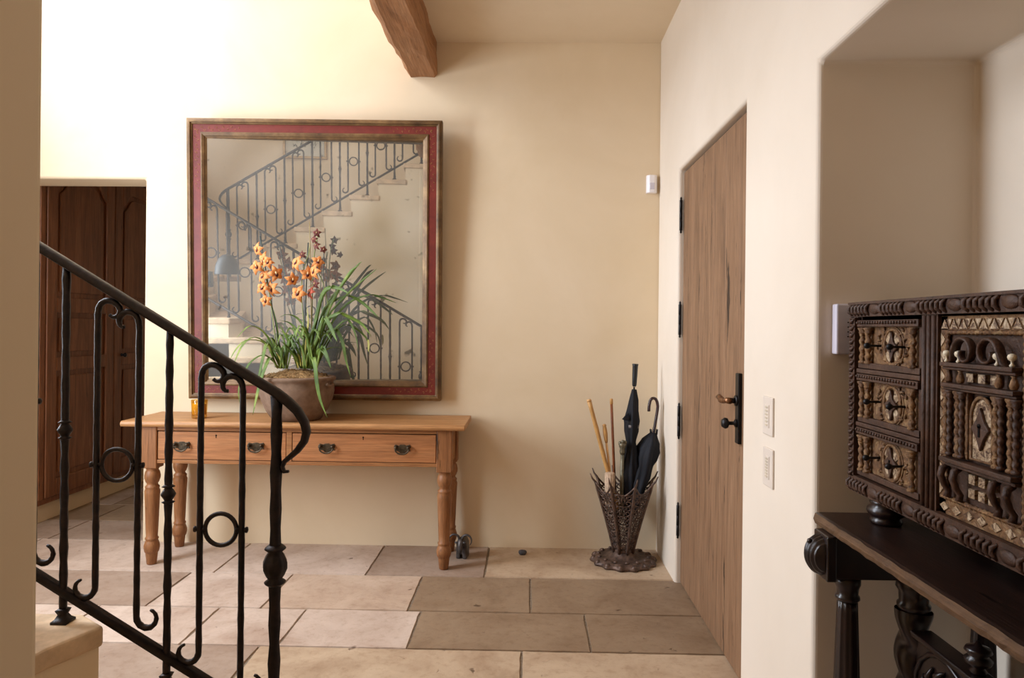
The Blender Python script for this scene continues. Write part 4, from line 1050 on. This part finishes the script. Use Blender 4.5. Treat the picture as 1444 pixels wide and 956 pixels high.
for xa, xb in ((DS1+.004, DV1-.003), (DE+.003, DVb-.004)):
    mb = MB(); mb.box(xa, xb, -.004, CD-.02, .03, CH-.03)
    for q in (.2,.5,.8): mb.tube([(xa+(xb-xa)*q, -.004, .036),(xa+(xb-xa)*q, -.004, CH-.036)], .006, 8)
    P_('divider', mb, 'carved')
for a_, b_ in ((.028, DS1+.004), (DVb-.004, CL-.028)):
    for k in (1, 2): mb = MB(); mb.box(a_, b_, -.008, CD-.02, z0i+k*dh-.0055, z0i+k*dh+.0055); P_('shelf_rail', mb, 'carved', bev=.002)
# carved gadroon mouldings: top, bottom and the outer upright
def gadroon(mb, a, b, zc, h, out, vert=False):
    n_ = int(abs(b-a)/.017); grp = 0
    if not vert: mb.box(a, b, -.010, .012, zc-h/2, zc+h/2)
    else: mb.box(zc-h/2, zc+h/2, -.010, .012, a, b)
    for i in range(n_):
        u = a+(b-a)*(i+.5)/n_; ph = (i // 6) % 2
        if not vert:
            if i % 9 < 6: mb.tube([(u+.006, -.009, zc+h*.42),(u-.003, -.009-out, zc+h*.15),(u-.003, -.009-out, zc-h*.15),(u+.006, -.009, zc-h*.42)], [.003,.0055,.0055,.003], 6)
            elif i % 9 == 7: mb.sph((u, -.010, zc), h*.42, 10, (1.7,.45,.9))
        else:
            mb.tube([(zc+h*.42, -.009, u+.005),(zc, -.009-out, u-.003),(zc-h*.42, -.009, u+.005)], [.003,.0055,.003], 6)
mb = MB(); gadroon(mb, -.004, CL+.004, CH-.017, .034, .005); mb.box(-.006, CL+.006, -.014, CD, CH-.004, CH+.002)
P_('top_moulding', mb, 'carved')
mb = MB(); gadroon(mb, -.004, CL+.004, .017, .034, .005); mb.box(-.002, CL+.002, -.010, .01, .034, .039); P_('bottom_moulding', mb, 'carved')
mb = MB(); gadroon(mb, .036, CH-.036, .010, .026, .004, True); P_('side_moulding', mb, 'carved')
mb = MB(); gadroon(mb, .036, CH-.036, CL-.010, .026, .004, True); P_('side_moulding', mb, 'carved')
mb = MB()
for i in range(18):                                # serrated silhouette of the left edge
    z = .04+i*(CH-.08)/17; mb.sph((-.004, -.004, z), .007, 8, (.7,1,1.3))
P_('edge_beading', mb, 'carved', kind='stuff')
mb = MB(); mb.box(0, .003, .02, CD-.01, .05, CH-.05); 
# twisted colonnette
def colonnette(x, y, z0, z1, r, tw=330, n_=2):
    mb = MB(); m = max(16, int((z1-z0)/.0016)); k = 12; vs = []
    for i in range(m+1):
        h = z0+(z1-z0)*i/m
        for j in range(k):
            a = 2*PI*j/k; q = r*(1+.27*math.cos(n_*a+h*tw)); vs.append((x+q*math.cos(a), y+q*math.sin(a), h))
    mb.add(vs, [(i*k+j, i*k+(j+1) % k, (i+1)*k+(j+1) % k, (i+1)*k+j) for i in range(m) for j in range(k)])
    mb.lathe([(r*1.0,z0-.006),(r*1.5,z0-.005),(r*1.5,z0-.001),(r*.9,z0+.002)], (x, y, 0), 12)
    mb.lathe([(r*.9,z1-.002),(r*1.5,z1+.002),(r*1.2,z1+.005),(r*1.8,z1+.011),(r*1.8,z1+.014)], (x, y, 0), 12)
    return mb
def drawer(sa, sb, k, mirror=False):
    za, zb = z0i+k*dh+.007, z0i+(k+1)*dh-.007; xm = (sa+sb)/2; w = sb-sa
    d = P_('drawer', MB().box(sa, sb, .004, .20, za, zb), 'gilt', bev=.0015)
    mb = MB(); mb.box(sa, sb, -.010, .006, zb-.016, zb).box(sa, sb, -.006, .006, za, za+.014).box(sa, sa+.010, -.002, .006, za, zb).box(sb-.010, sb, -.002, .006, za, zb)
    for i in range(int(w/.012)): mb.sph((sa+.006+i*.012, -.011, zb-.006), .0042, 6)
    P_('drawer_frame', mb, 'carved', d, bev=.0015)
    left = [sa+.022, sa+.050]; right = [sb-.026]
    if mirror: left, right = [sa+.026], [sb-.050, sb-.022]
    for x in left+right: P_('colonnette', colonnette(x, -.006, za+.018, zb-.032, .0062), 'gilt' if (x*1000) % 2 < 1.4 else 'carved', d)
    xc_ = ((left[-1]+right[0])/2); zc = (za+zb)/2-.004
    mb = MB(); mb.tube([(xc_+.036*math.cos(a*PI/14), .003, zc+.041*math.sin(a*PI/14)) for a in range(28)], .0042, 7, closed=True); mb.tube([(xc_+.047*math.cos(a*PI/14), .003, zc+.046*math.sin(a*PI/14)) for a in range(28)], .002, 5, closed=True)
    P_('oval_moulding', mb, 'gilt', d)
    mb = MB()
    for a in range(4):
        for sg in (-1, 1):
            q = PI/4+a*PI/2; pts = [(xc_+.012*math.cos(q-.5), zc+.012*math.sin(q-.5)), (xc_+.033*math.cos(q-.38), zc+.038*math.sin(q-.38)), (xc_+.034*math.cos(q), zc+.039*math.sin(q)), (xc_+.033*math.cos(q+.38), zc+.038*math.sin(q+.38)), (xc_+.012*math.cos(q+.5), zc+.012*math.sin(q+.5))]
        mb.prism(pts, .0015, .005)
    P_('bone_inlay', mb, 'bone', d)
    mb = MB(); pts = []
    for i in range(8):
        q = i*PI/4+PI/8*0; r = .030 if i % 2 == 0 else .014; pts.append((xc_+r*math.cos(q)*.9, zc+r*math.sin(q)*1.2))
    mb.prism(pts, -.003, .004); lk = P_('lock_plate', mb, 'carved', d, bev=.0012)
    P_('keyhole', MB().tube([(xc_, -.0042, zc+.004),(xc_, -.002, zc+.004)], .0034, 10).box(xc_-.0018, xc_+.0018, -.0042, -.002, zc-.012, zc+.004), 'black_hole', lk)
    for sg in (-1, 1):
        x = xc_+sg*(.052 if sg < 0 else .050)
        P_('drawer_knob', MB().lathe([(.003,.004),(.0028,-.022),(.0062,-.026),(.0075,-.031),(.0055,-.036),(.001,-.038)], (x, 0, zc+.002), 10, axis='y'), 'iron_black', d)
    mb = MB(); random.seed(int(k*7+sa*100))
    for i in range(34):
        a = random.uniform(0, 2*PI); rx, rz = random.uniform(.044,.075), random.uniform(.034,.05); x = xc_+rx*math.cos(a); z = zc+rz*math.sin(a)
        if x < left[-1]+.01 or x > right[0]-.01 or z > zb-.02 or z < za+.017 or ((x-xc_)/.043)**2+((z-zc)/.045)**2 < 1: continue
        b = random.uniform(0, 6); mb.tube([(x,.004,z),(x+.007*math.cos(b),.000,z+.007*math.sin(b)),(x+.009*math.cos(b+.8),.004,z+.009*math.sin(b+.8))], [.002,.0035,.0015], 6)
    P_('leaf_carving', mb, 'gilt', d, kind='stuff')
for k in range(3): drawer(DS0, DS1, k)
for k in range(3): drawer(DSb0, DSb0+(DS1-DS0), k, True)
# central door
z0d, z1d = .040, CH-.038
dd = P_('cabinet_door', MB().box(DV1, DE, .006, .025, z0d, z1d), 'carved', bev=.001)
W_ = DE-DV1; bw_ = .022
mb = MB(); mb.box(DV1, DE, .001, .008, z1d-.028, z1d).box(DV1, DE, .001, .008, z0d, z0d+.030).box(DV1, DV1+bw_, .001, .008, z0d, z1d).box(DE-bw_, DE, .001, .008, z0d, z1d)
P_('door_border', mb, 'gilt', dd, bev=.0008)
mb = MB(); n_ = 9; st_ = W_/n_
for i in range(n_):
    x = DV1+st_*(i+.5)
    mb.prism([(x-st_*.40, z1d-.025),(x+st_*.40, z1d-.025),(x, z1d-.006)], -.001, .002)
    if i < n_-1: x += st_/2; mb.prism([(x-st_*.32, z1d-.006),(x+st_*.32, z1d-.006),(x, z1d-.021)], -.001, .002)
n2 = 9; sv = (z1d-z0d-.06)/n2
for i in range(n2):
    z = z0d+.032+sv*(i+.5)
    for xa, s_g in ((DV1+.003, 1), (DE-.003, -1)): mb.prism([(xa, z-sv*.38),(xa, z+sv*.38),(xa+s_g*.014, z)], -.001, .002)
for i in range(7):
    x = DV1+W_/7*(i+.5); mb.prism([(x-.014, z0d+.015),(x, z0d+.024),(x+.014, z0d+.015),(x, z0d+.006)], -.001, .002)
P_('bone_triangles', mb, 'bone', dd, kind='stuff')
mb = MB()
def rope(a, b, r=.0042):
    a = Vector(a); b = Vector(b); n_ = int((b-a).length/.0022); mb.tube([a.lerp(b, i/n_) for i in range(n_+1)], [r*(1+.22*math.sin(i*1.1)) for i in range(n_+1)], 8)
zr_ = z1d-.032
rope((DV1+bw_, 0, zr_), (DE-bw_, 0, zr_)); rope((DV1+bw_, 0, z0d+.034), (DE-bw_, 0, z0d+.034)); rope((DV1+bw_+.002, 0, z0d+.034), (DV1+bw_+.002, 0, zr_)); rope((DE-bw_-.002, 0, z0d+.034), (DE-bw_-.002, 0, zr_))
P_('rope_moulding', mb, 'gilt', dd)
ia, ib = DV1+bw_+.008, DE-bw_-.008
# broken pediment of two scrolls
for sg in (-1, 1):
    c_x = KS+sg*.033; zc = .366; pts = []
    for i in range(20):
        a = PI*(-.15)+i*.36; r = .030*(1-i/24)
        pts.append((c_x-sg*r*math.cos(a)*1.0, -.012, zc+r*math.sin(a)))
    pts = [(KS+sg*.082, -.010, .338),(KS+sg*.070,-.011,.345)]+[(KS+sg*(.033+r_*math.cos(a_)), -.013, .360+r_*math.sin(a_)) for r_, a_ in [(.031*(1-i/26), .15+i*.36) for i in range(19)]]
    P_('pediment_scroll', MB().tube(pts, [.003,.004]+[.0042*(1-i*.018) for i in range(19)], 8, flat=2.4), 'carved', dd)
for zc, h_, out in ((.336,.008,.020),(.329,.006,.014),(.296,.008,.018),(.289,.005,.012),(.152,.009,.020),(.143,.006,.013)):
    P_('ledge', MB().box(ia, ib, -out, .006, zc-h_/2, zc+h_/2), 'carved', dd, bev=.0015)
fx = [s_of(1343.5), s_of(1360.5)]; fx += [2*KS-f for f in fx]
for x in fx:
    P_('bone_finial', MB().lathe([(.003,.340),(.0045,.343),(.002,.346),(.002,.350),(.006,.353),(.0072,.357),(.006,.361),(.002,.363)], (x, -.012, 0), 12), 'bone_white', dd, label='small white bone finial')
    P_('baluster', MB().lathe([(.004,.301),(.006,.303),(.0075,.309),(.005,.318),(.003,.322),(.006,.325)], (x, -.008, 0), 12), 'gilt', dd)
    P_('console_scroll', MB().tube([(x,-.006,.140),(x,-.018,.134),(x,-.021,.120),(x,-.014,.102),(x,-.006,.090),(x,-.009,.078)], [.005,.007,.007,.006,.006,.007], 8), 'carved', dd)
    for o_ in (-.0065, .0065): P_('colonnette', colonnette(x+o_, -.008, .166, .272, .0052, 380, 2), 'gilt' if o_ < 0 else 'carved', dd)
IB = lambda *a: P_('inlay_block', MB().box(*a), 'bone', dd, bev=.001)
for i in range(-1, 2):
    x = KS+i*.034; IB(x-.010, x+.010, -.004, .006, .305, .322)
for r_ in range(2):
    for i in range(-1, 2): x = KS+i*.028; IB(x-.009, x+.009, -.002, .006, .090+r_*.026, .108+r_*.026)
for sg in (-1, 1): P_('pilaster', MB().box(KS+sg*.044-.008, KS+sg*.044+.008, -.006, .006, .160, .286), 'gilt', dd, bev=.002)
mb = MB(); hw_ = .030; pts = [(KS-hw_, .164),(KS+hw_, .164),(KS+hw_, .240)]+[(KS+hw_*math.cos(a*PI/12), .240+.040*math.sin(a*PI/12)) for a in range(1, 12)]+[(KS-hw_, .240)]
mb.prism(pts, -.001, .006); ap = P_('arched_panel', mb, 'bone', dd)
mb = MB(); mb.tube([(a, -.002, b) for a, b in pts], .0035, 6, closed=True); P_('arch_moulding', mb, 'gilt', ap)
mb = MB(); zc = .222; pts = []
for i in range(16):
    a = i*PI/8; r = (.040 if i % 4 == 0 else .024 if i % 2 == 0 else .027); pts.append((KS+r*math.cos(a)*.62, zc+r*math.sin(a)))
mb.prism(pts, -.007, -.001); lk = P_('lock_plate', mb, 'carved', ap, bev=.0015)
P_('keyhole', MB().tube([(KS, -.0086, zc+.006),(KS, -.006, zc+.006)], .0042, 10).box(KS-.0022, KS+.0022, -.0086, -.006, zc-.014, zc+.006), 'black_hole', lk)
# bun feet
for fx_ in (s_of(1245, 740)*0+.075, CL-.075):
    for fy in (.045, CD-.05):
        P_('bun_foot', MB().lathe([(.026,.006),(.026,-.004),(.034,-.010),(.036,-.016),(.032,-.022),(.041,-.029),(.043,-.037),(.039,-.045),(.030,-.050),(.034,-.054),(.036,-.060),(.033,TT-CZ+.0005)], (fx_, fy, 0), 28), 'dark_gloss')

# ------------------------------------------------------------------ light and camera
def area(name, loc, target, sx, sy, power, col):
    L = bpy.data.lights.new(name, 'AREA'); L.shape = 'RECTANGLE'; L.size = sx; L.size_y = sy; L.energy = power; L.color = col
    o = bpy.data.objects.new(name, L); C.objects.link(o); o.location = loc
    o.rotation_euler = (Vector(target)-Vector(loc)).to_track_quat('-Z', 'Y').to_euler(); return o
area('assumed_window_daylight', (-3.22, 3.0, 3.85), (-1.0, 3.0, 3.35), 1.7, 2.1, LW1, (.82, .88, 1))  # added lamp for daylight in the assumed upper left window opening
area('assumed_stair_daylight', (-3.95, .8, 4.0), (0, 2.2, 1.6), 1.6, 1.8, LW2, (.90, .93, 1))  # added lamp for an assumed stair window; the landing wall is solid
area('assumed_front_daylight', (-1.0, -3.1, 1.7), (.4, 2, 1.3), 2.2, 1.8, LW3, (.95, .95, 1))  # added lamp for an assumed window behind the camera; the front wall is solid
area('assumed_left_daylight', (-3.1, 2.5, 1.5), (-.2, 3.2, 1.2), 1.0, 1.6, LW4, (.82, .90, 1))  # added lamp for an unseen, assumed low window; the wall behind has no opening
wld = bpy.data.worlds.new('world'); S.world = wld; wld.use_nodes = True
wld.node_tree.nodes['Background'].inputs[0].default_value = (.75, .85, 1, 1); wld.node_tree.nodes['Background'].inputs[1].default_value = 1.0
cam = bpy.data.cameras.new('camera'); co = bpy.data.objects.new('camera', cam); C.objects.link(co)
co.location = EYE; cam.sensor_fit = 'HORIZONTAL'; cam.sensor_width = 36; cam.lens = 36*FPX/1444; cam.shift_y = -16/1444; cam.clip_start = .02
co.rotation_mode = 'QUATERNION'
co.rotation_quaternion = (Matrix.Rotation(YAW, 4, 'Z') @ Matrix.Rotation(-ROLL, 4, 'Y') @ Matrix.Rotation(PI/2, 4, 'X')).to_quaternion()
S.camera = co
S.view_settings.view_transform = 'Standard'; S.view_settings.look = 'None'; S.view_settings.gamma = 1; S.view_settings.use_curve_mapping = False
S.view_settings.exposure = EXPO
S.cycles.max_bounces = 10; S.cycles.diffuse_bounces = 6; S.cycles.glossy_bounces = 4; S.cycles.caustics_reflective = False
S.cycles.sample_clamp_indirect = 8
try: S.cycles.use_denoising = True
except Exception: pass
